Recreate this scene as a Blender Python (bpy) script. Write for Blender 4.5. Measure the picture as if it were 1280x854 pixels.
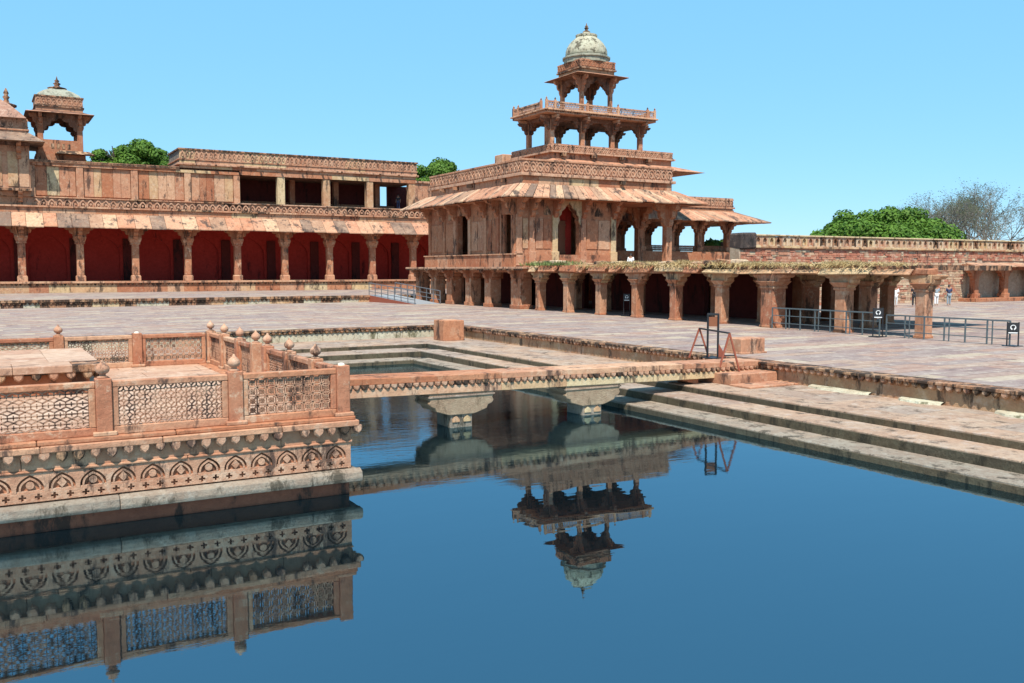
import bpy, bmesh, math, random
from mathutils import Vector, Matrix
R = math.radians
random.seed(7)
scn = bpy.context.scene
for o in list(bpy.data.objects): bpy.data.objects.remove(o)

# ------------------------------------------------------------------ camera, sky, sun, exposure
CAM_H = 3.0
cam = bpy.data.objects.new('camera', bpy.data.cameras.new('camera'))
scn.collection.objects.link(cam)
cam.location = (0, 0, CAM_H)
cam.rotation_euler = (R(90 - 4.47), 0, R(-30))
cam.data.sensor_width = 36; cam.data.lens = 32.4
cam.data.clip_end = 3000; cam.data.clip_start = .1
scn.camera = cam

SUN_EL = R(58); SX, SY = -.52, -.85          # horizontal direction towards the sun
wd = bpy.data.worlds.new('World'); scn.world = wd; wd.use_nodes = True
nt = wd.node_tree; bg = nt.nodes['Background']
sky = nt.nodes.new('ShaderNodeTexSky'); sky.sky_type = 'NISHITA'; sky.sun_disc = False
sky.sun_elevation = SUN_EL; sky.sun_rotation = math.atan2(SX, SY)
sky.air_density = 1.0; sky.dust_density = 0.0; sky.ozone_density = 2.5; sky.altitude = 150
smx = nt.nodes.new('ShaderNodeMix'); smx.data_type = 'RGBA'; smx.inputs[0].default_value = .6   # even clear cyan over the physical gradient
smx.inputs[7].default_value = (2.3, 6.7, 10.6, 1)
nt.links.new(sky.outputs[0], smx.inputs[6]); nt.links.new(smx.outputs[2], bg.inputs[0])
bg.inputs[1].default_value = .088
sl = bpy.data.lights.new('sun', 'SUN'); sun = bpy.data.objects.new('sun', sl); scn.collection.objects.link(sun)
sl.energy = 5.0; sl.angle = R(.5); sl.color = (1, .95, .87)
hs = math.cos(SUN_EL) / math.hypot(SX, SY)
sun.rotation_euler = Vector((SX * hs, SY * hs, math.sin(SUN_EL))).to_track_quat('Z', 'Y').to_euler()
scn.view_settings.view_transform = 'Standard'; scn.view_settings.look = 'None'
scn.view_settings.exposure = .5; scn.view_settings.gamma = 1; scn.view_settings.use_curve_mapping = False

# ------------------------------------------------------------------ materials
def nodes(name):
    m = bpy.data.materials.new(name); m.use_nodes = True
    t = m.node_tree; p = t.nodes['Principled BSDF']
    return m, t, p
def N(t, kind, **kw):
    n = t.nodes.new('ShaderNode' + kind)
    for k, v in kw.items():
        if k.startswith('i_'): n.inputs[k[2:].replace('_', ' ')].default_value = v
        else: setattr(n, k, v)
    return n
def noise(t, vec, scale, detail=4, rough=.6):
    n = N(t, 'TexNoise'); n.inputs['Scale'].default_value = scale
    n.inputs['Detail'].default_value = detail; n.inputs['Roughness'].default_value = rough
    if vec is not None: t.links.new(vec, n.inputs['Vector'])
    return n.outputs['Fac']
def mapv(t, vec, sc):
    n = N(t, 'Mapping'); n.inputs['Scale'].default_value = sc; t.links.new(vec, n.inputs['Vector']); return n.outputs[0]
def rng(t, v, a, b, c=0., d=1.):
    n = N(t, 'MapRange'); n.clamp = True
    for i, x in enumerate((a, b, c, d)): n.inputs[i + 1].default_value = x
    t.links.new(v, n.inputs[0]); return n.outputs[0]
def mix(t, fac, a, b, mode='MIX'):
    n = N(t, 'Mix', data_type='RGBA', blend_type=mode)
    for s, x in ((0, fac), (6, a), (7, b)):
        if isinstance(x, (int, float)): n.inputs[s].default_value = x
        elif isinstance(x, tuple): n.inputs[s].default_value = (*x, 1)
        else: t.links.new(x, n.inputs[s])
    return n.outputs[2]
def piece_random(t):
    oi = N(t, 'ObjectInfo'); g = N(t, 'NewGeometry')
    a = N(t, 'Math', operation='ADD'); t.links.new(oi.outputs['Random'], a.inputs[0]); t.links.new(g.outputs['Random Per Island'], a.inputs[1])
    f = N(t, 'Math', operation='FRACT'); t.links.new(a.outputs[0], f.inputs[0]); return f.outputs[0]
def stone(name, pal, var=.5, dirt=.3, dirtcol=(.045, .035, .03), bump=.35, scale=1., rough=.88, streak=True, pale=.25, palecol=(.62, .47, .36)):
    """pal: list of linear colours; one is picked for each piece, then mottled"""
    m, t, p = nodes(name)
    pos = N(t, 'NewGeometry').outputs['Position']
    pr = piece_random(t)
    ramp = N(t, 'ValToRGB'); ramp.color_ramp.interpolation = 'CONSTANT'
    el = ramp.color_ramp.elements
    while len(el) < len(pal): el.new(.5)
    for i, c in enumerate(pal): el[i].position = i / len(pal); el[i].color = (*c, 1)
    t.links.new(pr, ramp.inputs[0])
    mean = tuple(sum(c[k] for c in pal) / len(pal) for k in range(3))
    col = mix(t, var, mean, ramp.outputs[0])
    n1 = noise(t, pos, .8 * scale, 7, .7)
    col = mix(t, rng(t, n1, .42, .62, 0, .75), col, mix(t, .5, col, (min(.8, mean[0] * 1.3), mean[1] * 1.6, mean[2] * 1.7)))
    n2 = noise(t, pos, 5 * scale, 6, .75)
    col = mix(t, rng(t, n2, .42, .66, .0, .75), col, mix(t, .65, col, (mean[0] * .5, mean[1] * .42, mean[2] * .4)))
    if pale:
        n5 = noise(t, pos, 2.1 * scale, 8, .8)
        col = mix(t, rng(t, n5, .53, .60, 0, min(1, pale * 1.7)), col, palecol)
    if dirt:
        v = mapv(t, pos, (1, 1, .3)) if streak else pos
        n3 = noise(t, v, 1.4 * scale, 9, .75)
        lo_ = .635 - .2 * dirt
        col = mix(t, rng(t, n3, lo_, lo_ + .07, 0, .9), col, dirtcol)
    t.links.new(col, p.inputs['Base Color'])
    p.inputs['Roughness'].default_value = rough
    p.inputs['Specular IOR Level'].default_value = .25
    if bump:
        n4 = noise(t, pos, 16 * scale, 6, .7)
        b = N(t, 'Bump'); b.inputs['Strength'].default_value = min(1, bump * 1.5); b.inputs['Distance'].default_value = .04
        t.links.new(n4, b.inputs['Height']); t.links.new(b.outputs[0], p.inputs['Normal'])
    return m
def plain(name, c, rough=.6, metal=0., var=.2):
    m, t, p = nodes(name)
    pos = N(t, 'NewGeometry').outputs['Position']
    n = noise(t, pos, 9, 4)
    t.links.new(mix(t, rng(t, n, .3, .7, 0, var), c, tuple(x * .5 for x in c)), p.inputs['Base Color'])
    p.inputs['Roughness'].default_value = rough; p.inputs['Metallic'].default_value = metal
    return m
M = {}
M['red'] = stone('red_sandstone', [(0.397, 0.148, 0.071), (0.343, 0.118, 0.059), (0.451, 0.196, 0.102), (0.379, 0.161, 0.087)], .8, .50, (0.063, 0.034, 0.024), pale=.16, palecol=(0.541, 0.391, 0.260))
M['pink'] = stone('pink_sandstone', [(0.487, 0.239, 0.135), (0.405, 0.176, 0.098), (0.541, 0.314, 0.190), (0.451, 0.210, 0.120)], .85, .50, (0.076, 0.044, 0.033), pale=.18, palecol=(0.595, 0.459, 0.326))
M['carved'] = stone('carved_sandstone', [(0.469, 0.245, 0.151), (0.524, 0.293, 0.184), (0.415, 0.196, 0.114)], .8, .56, (0.068, 0.040, 0.031), scale=1.6, pale=.2, palecol=(0.595, 0.469, 0.347))
M['buff'] = stone('buff_sandstone', [(0.541, 0.372, 0.199), (0.487, 0.274, 0.146), (0.559, 0.430, 0.251), (0.424, 0.206, 0.110)], .9, .5, (0.081, 0.054, 0.037), pale=.2)
M['shaft'] = stone('column_sandstone', [(0.424, 0.172, 0.087), (0.487, 0.235, 0.130), (0.379, 0.137, 0.074)], .8, .48, (0.073, 0.040, 0.027), pale=.3, palecol=(0.578, 0.441, 0.304))
M['paint'] = stone('red_limewash', [(.40, .034, .022)], 0, .3, (.10, .012, .01), .1, .6, pale=.0)
M['roofstone'] = stone('muted_roof_stone', [(.33, .175, .12)], 0, .45, (.10, .06, .045), .4, 1.2, pale=.2)
M['umber'] = stone('shade_umber_stone', [(.17, .075, .045), (.13, .06, .04), (.21, .095, .055)], .8, .5, (.03, .022, .018), .4, 1.2, pale=.1)  # shade under eaves, beams, brackets and ceilings put into the stone colour
M['shadered'] = stone('shade_dark_red_plaster', [(.11, .018, .013)], 0, .5, (.03, .01, .008), .1, .6, pale=.0)  # deep interior shade painted into the plaster of inner walls and niche piers
M['dark'] = stone('lichen_black_sandstone', [(.36, .17, .09), (.30, .13, .07), (.46, .27, .15)], .7, .92, (.022, .018, .015), .45, 1.5, pale=.2)
M['eave'] = stone('eave_slabs', [(.52, .27, .16), (.46, .20, .11), (.56, .36, .22), (.42, .17, .09), (.50, .28, .17), (.13, .10, .08), (.47, .22, .13), (.32, .19, .12)], .85, .5, (.06, .045, .038), .35, .8, pale=.08)
M['grey'] = stone('grey_sill_stone', [(.28, .215, .16), (.24, .19, .145), (.32, .24, .175)], .8, .5, (.07, .055, .038), .5, 1.6, pale=.2, palecol=(.40, .36, .30))
M['step'] = stone('step_stone', [(.38, .245, .165), (.31, .21, .155), (.42, .27, .18), (.31, .235, .185)], .85, .46, (.10, .07, .048), .45, 1.1, pale=.26, palecol=(.47, .39, .33))
M['capital'] = stone('beige_bracket_stone', [(.36, .235, .145), (.31, .205, .13)], .7, .46, (.11, .075, .045), .5, 1.4, pale=.08)
M['riser'] = stone('shade_dark_riser_stone', [(.095, .075, .045), (.075, .062, .042), (.115, .082, .048)], .8, .5, (.035, .03, .02), .45, 1.4, pale=.12, palecol=(.22, .18, .12))  # risers coloured darker than treads to stand in for grazing-light shade
M['wet'] = stone('wet_sandstone', [(.24, .065, .03), (.19, .06, .03)], .6, .6, (.03, .016, .01), .3, 1.4, rough=.35, pale=0)
M['pave'] = stone('court_paving', [(.31, .20, .155), (.26, .185, .165), (.37, .245, .175), (.44, .35, .245), (.24, .18, .165), (.34, .20, .145), (.29, .225, .20), (.225, .15, .14)], .8, .34, (.16, .115, .10), .25, .8, streak=False, pale=.34, palecol=(.47, .39, .31))
M['soot'] = stone('soot_black_stone', [(.06, .045, .04)], 0, .6, (.02, .018, .016), .5, 1.5, pale=.2, palecol=(.3, .2, .14))
M['joint'] = stone('paving_joint', [(.17, .13, .10)], 0, .3, (.08, .065, .05), .2, 1.)
M['deck'] = stone('deck_slabs', [(.48, .29, .19), (.43, .24, .155), (.50, .33, .23), (.40, .22, .14)], .85, .34, (.2, .12, .085), .25, .9, streak=False)
M['cream'] = stone('cream_limewash', [(.50, .44, .33), (.46, .40, .28)], .6, .5, (.12, .11, .06), .3, 1.6, pale=0)
M['brick'] = stone('rubble_stone', [(.46, .25, .15), (.54, .38, .24), (.40, .18, .11), (.60, .47, .31), (.52, .33, .21), (.32, .18, .12), (.58, .43, .29)], .9, .36, (.09, .06, .045), .4, 1.3)
M['brickred'] = stone('red_rubble', [(.40, .14, .085), (.44, .17, .10), (.36, .12, .075), (.48, .24, .15)], .9, .34, (.10, .05, .04), .4, 1.3)
M['mortar'] = stone('lime_mortar', [(.40, .29, .20)], 0, .3, (.16, .11, .08), .4, 1.2)
M['dome'] = stone('limewashed_dome', [(.40, .355, .25)], 0, .62, (.075, .062, .04), .45, 1.5, streak=False, pale=.25, palecol=(.55, .51, .42))
M['greydome'] = stone('weathered_grey_dome', [(.30, .28, .21)], 0, .45, (.10, .10, .075), .3, 1., pale=.3, palecol=(.42, .36, .27))
M['white'] = plain('white_plaster', (.72, .66, .52), .8)
M['metal'] = plain('grey_painted_rail', (.11, .135, .14), .45, .2)
M['steel'] = plain('galvanised_rail', (.22, .24, .26), .4, .5)
M['black'] = plain('black_paint', (.018, .018, .02), .5)
M['rust'] = plain('rust_red_paint', (.28, .07, .035), .6)
M['brown'] = plain('brown_board', (.22, .075, .03), .6)
M['signw'] = plain('sign_white', (.75, .75, .72), .5, 0, .05)
M['rampdeck'] = plain('ramp_sheet', (.28, .29, .30), .6)
M['skin'] = plain('skin', (.30, .15, .09), .6, 0, .05)
M['hair'] = plain('hair', (.015, .012, .01), .5, 0, .05)
for nme, c in dict(cpink=(.72, .22, .42), cwhite=(.75, .75, .74), cblack=(.02, .02, .025), cgrey=(.25, .30, .33), cnavy=(.03, .04, .09), cmag=(.55, .12, .35)).items():
    M[nme] = plain('cloth_' + nme, c, .85, 0, .2)
M['bark'] = plain('bark', (.10, .075, .055), .9)
M['twig'] = plain('pale_bark', (.19, .17, .145), .9)
def leafmat(name, a, b):
    m, t, p = nodes(name)
    g = N(t, 'NewGeometry')
    c = mix(t, g.outputs['Random Per Island'], a, b)
    n = noise(t, g.outputs['Position'], .35, 3)
    c = mix(t, rng(t, n, .35, .65), c, mix(t, .5, c, tuple(x * 1.5 for x in b)))
    t.links.new(c, p.inputs['Base Color']); p.inputs['Roughness'].default_value = .6
    p.inputs['Specular IOR Level'].default_value = .2
    tr = N(t, 'BsdfTranslucent'); t.links.new(c, tr.inputs[0])
    ms = N(t, 'MixShader'); ms.inputs[0].default_value = .25
    t.links.new(p.outputs[0], ms.inputs[1]); t.links.new(tr.outputs[0], ms.inputs[2])
    t.links.new(ms.outputs[0], t.nodes['Material Output'].inputs[0])
    return m
M['leaf'] = leafmat('leaves', (.035, .095, .012), (.105, .19, .025))
M['leafdark'] = leafmat('leaves_dark', (.04, .085, .018), (.07, .13, .025))
M['leafgrey'] = leafmat('leaves_grey', (.10, .13, .07), (.13, .13, .08))
M['dry'] = leafmat('dry_grass_blades', (.36, .25, .10), (.46, .35, .18))
M['weed'] = leafmat('green_weed', (.10, .14, .04), (.17, .2, .07))
# water: dark body under a mirror-like rippled surface
m, t, p = nodes('pool_water'); M['water'] = m
pos = N(t, 'NewGeometry').outputs['Position']
rot = N(t, 'Mapping'); rot.inputs['Rotation'].default_value = (0, 0, R(30)); rot.inputs['Scale'].default_value = (1.0, 2.6, 1)
t.links.new(pos, rot.inputs['Vector'])
n1 = noise(t, rot.outputs[0], 2.6, 4, .55); n2 = noise(t, rot.outputs[0], .55, 2, .5); n3 = noise(t, pos, .12, 3, .5)
amp = rng(t, n3, .40, .62, .10, 1.0)
sep = N(t, 'SeparateXYZ'); t.links.new(pos, sep.inputs[0])
breeze = N(t, 'Math', operation='MULTIPLY'); t.links.new(amp, breeze.inputs[0]); t.links.new(rng(t, sep.outputs[1], 14, 24, .22, 1.35), breeze.inputs[1])
h = N(t, 'Math', operation='MULTIPLY'); t.links.new(n1, h.inputs[0]); t.links.new(breeze.outputs[0], h.inputs[1])
h2 = N(t, 'Math', operation='ADD'); t.links.new(h.outputs[0], h2.inputs[0]); t.links.new(rng(t, n2, 0, 1, 0, .5), h2.inputs[1])
b = N(t, 'Bump'); b.inputs['Strength'].default_value = .045; b.inputs['Distance'].default_value = .10
t.links.new(h2.outputs[0], b.inputs['Height'])
p.inputs['Base Color'].default_value = (.003, .006, .008, 1); p.inputs['Roughness'].default_value = .3
p.inputs['Specular IOR Level'].default_value = 0
gl = N(t, 'BsdfGlossy'); gl.inputs['Color'].default_value = (.58, .86, 1, 1); gl.inputs['Roughness'].default_value = .0
t.links.new(b.outputs[0], gl.inputs['Normal'])
fr = N(t, 'Fresnel'); fr.inputs['IOR'].default_value = 3.3; t.links.new(b.outputs[0], fr.inputs['Normal'])
ms = N(t, 'MixShader'); t.links.new(fr.outputs[0], ms.inputs[0]); t.links.new(p.outputs[0], ms.inputs[1]); t.links.new(gl.outputs[0], ms.inputs[2])
t.links.new(ms.outputs[0], t.nodes['Material Output'].inputs[0])

# ------------------------------------------------------------------ building kit
COL = scn.collection
WL = {}                                                   # world location of each object
class MB:
    def __init__(s): s.v = []; s.f = []
    def hexa(s, p):                                       # 8 points: bottom ring 0-3 ccw, top ring 4-7
        n = len(s.v); s.v += [tuple(q) for q in p]
        s.f += [tuple(n + i for i in q) for q in ((3, 2, 1, 0), (4, 5, 6, 7), (0, 1, 5, 4), (1, 2, 6, 5), (2, 3, 7, 6), (3, 0, 4, 7))]
        return s
    def box(s, x0, x1, y0, y1, z0, z1):
        return s.hexa([(x0, y0, z0), (x1, y0, z0), (x1, y1, z0), (x0, y1, z0), (x0, y0, z1), (x1, y0, z1), (x1, y1, z1), (x0, y1, z1)])
    def taper(s, cx, cy, w0, w1, z0, z1, d0=None, d1=None):
        d0 = w0 if d0 is None else d0; d1 = w1 if d1 is None else d1
        q = lambda w, d, z: [(cx - w, cy - d, z), (cx + w, cy - d, z), (cx + w, cy + d, z), (cx - w, cy + d, z)]
        return s.hexa(q(w0, d0, z0) + q(w1, d1, z1))
    def prism(s, pts, axis, lo, hi):                      # pts (u,z) ccw seen from -axis; axis 'y': u=x ; axis 'x': u=y ; axis 'z': (x,y)
        n = len(s.v); k = len(pts)
        for d in (lo, hi):
            for u, z in pts:
                s.v.append((u, d, z) if axis == 'y' else (d, u, z) if axis == 'x' else (u, z, d))
        a = tuple(range(n, n + k)); b2 = tuple(range(n + k, n + 2 * k))
        flip = axis in ('x', 'z')
        s.f.append(a if not flip else a[::-1]); s.f.append(b2[::-1] if not flip else b2)
        for i in range(k):
            j = (i + 1) % k
            q = (n + i, n + k + i, n + k + j, n + j)
            s.f.append(q if not flip else q[::-1])
        return s
    def lathe(s, cx, cy, prof, n=10, rot=0.):
        b0 = len(s.v)
        for r, z in prof:
            for i in range(n):
                a = rot + 2 * math.pi * i / n; s.v.append((cx + r * math.cos(a), cy + r * math.sin(a), z))
        for j in range(len(prof) - 1):
            for i in range(n):
                k = (i + 1) % n
                s.f.append((b0 + j * n + i, b0 + j * n + k, b0 + (j + 1) * n + k, b0 + (j + 1) * n + i))
        s.f.append(tuple(b0 + i for i in range(n))[::-1]); e = b0 + (len(prof) - 1) * n
        s.f.append(tuple(e + i for i in range(n))); return s
    def bar(s, p, q, w, h=None, up=(0, 0, 1)):
        h = w if h is None else h
        p = Vector(p); q = Vector(q); d = (q - p).normalized(); u = Vector(up)
        if abs(d.dot(u)) > .98: u = Vector((0, 1, 0))
        a = d.cross(u).normalized() * w / 2; c = a.cross(d).normalized() * h / 2
        return s.hexa([p - a - c, p + a - c, q + a - c, q - a - c, p - a + c, p + a + c, q + a + c, q - a + c])
    def cyl(s, p, q, r, n=6, r2=None):
        r2 = r if r2 is None else r2
        p = Vector(p); q = Vector(q); d = (q - p).normalized(); u = Vector((0, 0, 1))
        if abs(d.dot(u)) > .98: u = Vector((1, 0, 0))
        a = d.cross(u).normalized(); c = d.cross(a)
        b0 = len(s.v)
        for pt, rr in ((p, r), (q, r2)):
            for i in range(n):
                th = 2 * math.pi * i / n; s.v.append(tuple(pt + a * rr * math.cos(th) + c * rr * math.sin(th)))
        for i in range(n):
            k = (i + 1) % n; s.f.append((b0 + i, b0 + k, b0 + n + k, b0 + n + i))
        s.f.append(tuple(b0 + i for i in range(n))[::-1]); s.f.append(tuple(b0 + n + i for i in range(n))); return s
    def mesh(s, name, off=(0, 0, 0), bevel=0., smooth=False, jit=0.):
        me = bpy.data.meshes.new(name)
        ox, oy, oz = off
        me.from_pydata([(x - ox + random.uniform(-jit, jit), y - oy + random.uniform(-jit, jit), z - oz + random.uniform(-jit, jit)) for x, y, z in s.v], [], s.f)
        bm = bmesh.new(); bm.from_mesh(me)
        bmesh.ops.recalc_face_normals(bm, faces=bm.faces)
        if bevel: bmesh.ops.bevel(bm, geom=list(bm.edges), offset=bevel, segments=1, affect='EDGES', clamp_overlap=True)
        bm.to_mesh(me); bm.free()
        if smooth:
            for f in me.polygons: f.use_smooth = True
        return me
def put(name, me, mat, parent=None, loc=(0, 0, 0)):
    o = bpy.data.objects.new(name, me)
    if me is not None and mat:
        if not me.materials: me.materials.append(M[mat])
        elif me.materials[0] != M[mat]:
            o.material_slots[0].link = 'OBJECT'; o.material_slots[0].material = M[mat]
    loc = Vector(loc); WL[o] = loc
    if parent is not None:
        o.parent = parent; o.location = loc - WL[parent]
    else: o.location = loc
    COL.objects.link(o); return o
def part(name, mb, mat, parent, bevel=0., smooth=False, stuff=False, jit=0.):
    """mesh written in world coordinates, stored relative to its parent's base"""
    base = WL[parent]
    o = put(name, mb.mesh(name, base, bevel, smooth, jit), mat, parent, base)
    if stuff: o['kind'] = 'stuff'
    return o
def thing(name, label, cat, loc=(0, 0, 0), group=None):
    o = put(name, None, None, None, loc); tag(o, label, cat, group); return o
def tag(o, label, cat, group=None):
    o['label'] = label; o['category'] = cat
    if group: o['group'] = group
    return o
def struct(name, mb, mat, **k):
    o = put(name, mb.mesh(name, **k), mat); o['kind'] = 'structure'; return o
def copy_tree(o, parent, delta):
    c = o.copy(); COL.objects.link(c)
    WL[c] = WL[o] + Vector(delta)
    c.parent = parent
    c.location = WL[c] - (WL[parent] if parent else Vector((0, 0, 0)))
    for ch in [x for x in o.children]: copy_tree(ch, c, delta)
    return c
def arch(w, h0, h1, n=7, pw=2.0, pz=.85):
    """half outline of a pointed arch from springing to apex, right side"""
    return [(w / 2 * (1 - (i / n) ** pw), h0 + (h1 - h0) * (i / n) ** pz) for i in range(n + 1)]
def spandrel(mb, axis, c, w, z0, z1, ztop, lo, hi, full=None, cusps=0):
    """wall piece above an arched opening of width w centred on c; full = outer width"""
    full = full or w
    h = arch(w, z0, z1)
    if cusps: h = [(max(0, x - (.05 * w if i % 2 else 0)) if 0 < i < len(h) - 1 else x, z) for i, (x, z) in enumerate(h)]
    r = [(c + full / 2, z0)] if full > w + 1e-4 else []
    mb.prism(r + [(c + full / 2, ztop), (c, ztop)] + [(c + x, z) for x, z in h[::-1]], axis, lo, hi)
    l = [(c - full / 2, z0)] if full > w + 1e-4 else []
    mb.prism([(c - x, z) for x, z in h] + [(c, ztop), (c - full / 2, ztop)] + l, axis, lo, hi)
def bracket(mb, axis, u0, sgn, z0, z1, reach, lo, hi):
    """stepped scroll bracket growing from u0 in direction sgn"""
    P = [(0, 0), (.18, .04), (.30, .22), (.26, .34), (.52, .42), (.60, .62), (.56, .70), (.86, .76), (1, .9), (1, 1), (0, 1)]
    mb.prism([(u0 + sgn * reach * a, z0 + (z1 - z0) * q) for a, q in P], axis, lo, hi)
def pr(x, y, z):
    """picture position, only used to decide which slabs show largest"""
    th = R(4.47); F = (.5, .8660254); d = x * F[0] + y * F[1]; a = x * F[1] - y * F[0]; u = z - CAM_H
    w = d * math.cos(th) - u * math.sin(th); q = d * math.sin(th) + u * math.cos(th)
    if w < .5: return None
    return 640 + 1152 * a / w, 427 - 1152 * q / w, w
def drip(p=.12, w=.17, h=.16):
    """one carved drop of the hanging scalloped edge, front facing -y, top at z=0"""
    mb = MB(); o = [(-.5, 0), (-.52, -.35), (-.40, -.68), (-.18, -.9), (0, -1.03), (.18, -.9), (.40, -.68), (.52, -.35), (.5, 0)]
    pts = [(a * w, b2 * h) for a, b2 in o]; ins = [(a * w * .72, b2 * h * .76) for a, b2 in o]
    n = len(mb.v); k = len(pts)
    mb.v += [(x, 0, z) for x, z in pts] + [(x, -p * .6, z) for x, z in pts] + [(x, -p, z) for x, z in ins]
    for s in (0, k):
        for i in range(k):
            j = (i + 1) % k; mb.f.append((s + i, s + j, s + k + j, s + k + i))
    mb.f.append(tuple(2 * k + i for i in range(k)))
    return mb
def merge(dst, src, mat4):
    n = len(dst.v)
    dst.v += [tuple(mat4 @ Vector(v)) for v in src.v]; dst.f += [tuple(n + i for i in f) for f in src.f]
def T(x, y, z, rz=0.): return Matrix.Translation((x, y, z)) @ Matrix.Rotation(rz, 4, 'Z')
HALF = math.pi / 2

# ------------------------------------------------------------------ levels and plan of the tank
ZW = -1.25
RX0, RX1, RY0, RY1 = -21.6, 22.1, -1.4, 45.0              # rim of the tank at court level
def ring(mb, o, i, z0, z1):                               # rectangular ring (x0,x1,y0,y1) outer o, inner i
    mb.box(o[0], o[1], o[2], i[2], z0, z1); mb.box(o[0], o[1], i[3], o[3], z0, z1)
    mb.box(o[0], i[0], i[2], i[3], z0, z1); mb.box(i[1], o[1], i[2], i[3], z0, z1)
def grd(mb, x0, x1, y0, y1, hx0, hx1, hy0, hy1, z):
    n = len(mb.v)
    mb.v += [(a, c, z) for a, c in ((x0, y0), (x1, y0), (x1, y1), (x0, y1), (hx0, hy0), (hx1, hy0), (hx1, hy1), (hx0, hy1))]
    mb.f += [tuple(n + i for i in q) for q in ((0, 1, 5, 4), (1, 2, 6, 5), (2, 3, 7, 6), (3, 0, 4, 7))]
g = MB(); grd(g, -900, 1200, -700, 1500, RX0 - .3, RX1 + .3, RY0 - .3, RY1 + .3, -.05)
ground = struct('ground', g, 'joint')
g = MB(); g.v = [(-30, -8, ZW), (30, -8, ZW), (30, 48, ZW), (-30, 48, ZW)]; g.f = [(0, 1, 2, 3)]
water = struct('water', g, 'water')

# court paving: slabs in courses; the 300 that show largest are separate pieces
def courses(x0, x1, y0, y1, z, wmin=.55, wmax=1.15, lmin=1.1, lmax=3.4, hole=None):
    out = []; y = y0
    while y < y1:
        w = min(random.uniform(wmin, wmax), y1 - y + .01)
        x = x0 - random.uniform(0, 2)
        while x < x1:
            l = random.uniform(lmin, lmax)
            a, b2 = max(x, x0), min(x + l, x1)
            if b2 - a > .12:
                segs = [(a, b2)]
                if hole and y + w > hole[2] and y < hole[3]:
                    segs = [(a, min(b2, hole[0])), (max(a, hole[1]), b2)]
                for c, d in segs:
                    if d - c > .12: out.append((c, d, y, y + w, z))
            x += l
        y += w
    return out
def lay(slabs, parent, name, mat, nmax=300, th=.05, gap=.012, tilt=.006):
    sc = []
    for s in slabs:
        q = pr((s[0] + s[1]) / 2, (s[2] + s[3]) / 2, s[4])
        ok = q and -30 < q[0] < 1310 and -30 < q[1] < 900
        if q and q[2] < 260 and (ok or q[2] < 60): sc.append(((s[1] - s[0]) * (s[3] - s[2]) / q[2] ** 3 if ok else 0, s))
    sc.sort(key=lambda e: -e[0])
    rest = MB()
    for i, (k, s) in enumerate(sc):
        mb = MB() if i < nmax and k > 0 else rest
        z = [s[4] + random.uniform(-tilt, tilt) for _ in range(4)]
        x0, x1, y0, y1 = s[0] + gap, s[1] - gap, s[2] + gap, s[3] - gap
        j = lambda: random.uniform(-gap, gap) * .6
        P = [(x0 + j(), y0 + j()), (x1 + j(), y0 + j()), (x1 + j(), y1 + j()), (x0 + j(), y1 + j())]
        mb.hexa([(*P[q], s[4] - th) for q in range(4)] + [(*P[q], z[q]) for q in range(4)])
        if mb is not rest: part(name, mb, mat, parent)
    if rest.v: part(name + '_field', rest, mat, parent, stuff=True)
PY0, PZ = 80.6, .62                                        # edge and level of the raised terrace in front of the arcade
court = struct('courtyard_pavement', MB().box(RX1 + .3, RX1 + .31, RY0, RY0 + .01, -.049, -.04), 'joint')
sl = courses(-60, 125, -8, PY0, 0, hole=(-60.1, RX1 + .55, -9, RY1 + .55))
lay(sl, court, 'paving_slab', 'pave')
sl = courses(-60, RX1 + .55, RY1 + .55, PY0, 0)
lay(sl, court, 'paving_slab', 'pave', 0)
# pavement on the camera's side of the tank
lay(courses(-24, RX1, -8, RY0 - .55, 0), court, 'paving_slab', 'pave', 0)

# ------------------------------------------------------------------ stepped tank edge
tank = thing('stepped_tank_edge', 'stepped sandstone edge of the tank with black weathered scalloped rim', 'tank steps', (RX1, RY1, -1.6))
LED, T2, T3 = (-18.5, 18.95, 1.5, 41.2), (-17.4, 17.85, 2.5, 39.5), (-16.5, 16.92, 3.3, 38.3)
RIM = (RX0, RX1, RY0, RY1)
wall = MB(); ring(wall, (RX0 - .6, RX1 + .6, RY0 - .6, RY1 + .6), RIM, -.75, -.13); part('rim_wall', wall, 'buff', tank)
lb = MB(); ring(lb, (RX0 - .5, RX1 + .5, RY0 - .5, RY1 + .5), (LED[0] + -.02, LED[1] + .02, LED[2] - .02, LED[3] + .02), -1.7, -.66); part('ledge_bed', lb, 'joint', tank)
def stones_along(x0, x1, y0, y1, along, z0, z1, name, mat, lmin, lmax, bevel=.012, tilt=.008):
    a, e = (x0, x1) if along == 'x' else (y0, y1)
    while a < e - .05:
        l = random.uniform(lmin, lmax); b2 = min(a + l, e)
        if e - b2 < lmin * .5: b2 = e
        dz = random.uniform(-tilt, tilt); gp = .006; o = random.uniform(-tilt, tilt)
        mb = MB()
        if along == 'x': mb.box(a + gp, b2 - gp, y0 + o, y1, z0, z1 + dz)
        else: mb.box(x0 + o, x1, a + gp, b2 - gp, z0, z1 + dz)
        part(name, mb, mat, tank, bevel, jit=.007)
        a = b2
ZL, Z2, Z3 = -.60, -.80, -1.06
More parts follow.
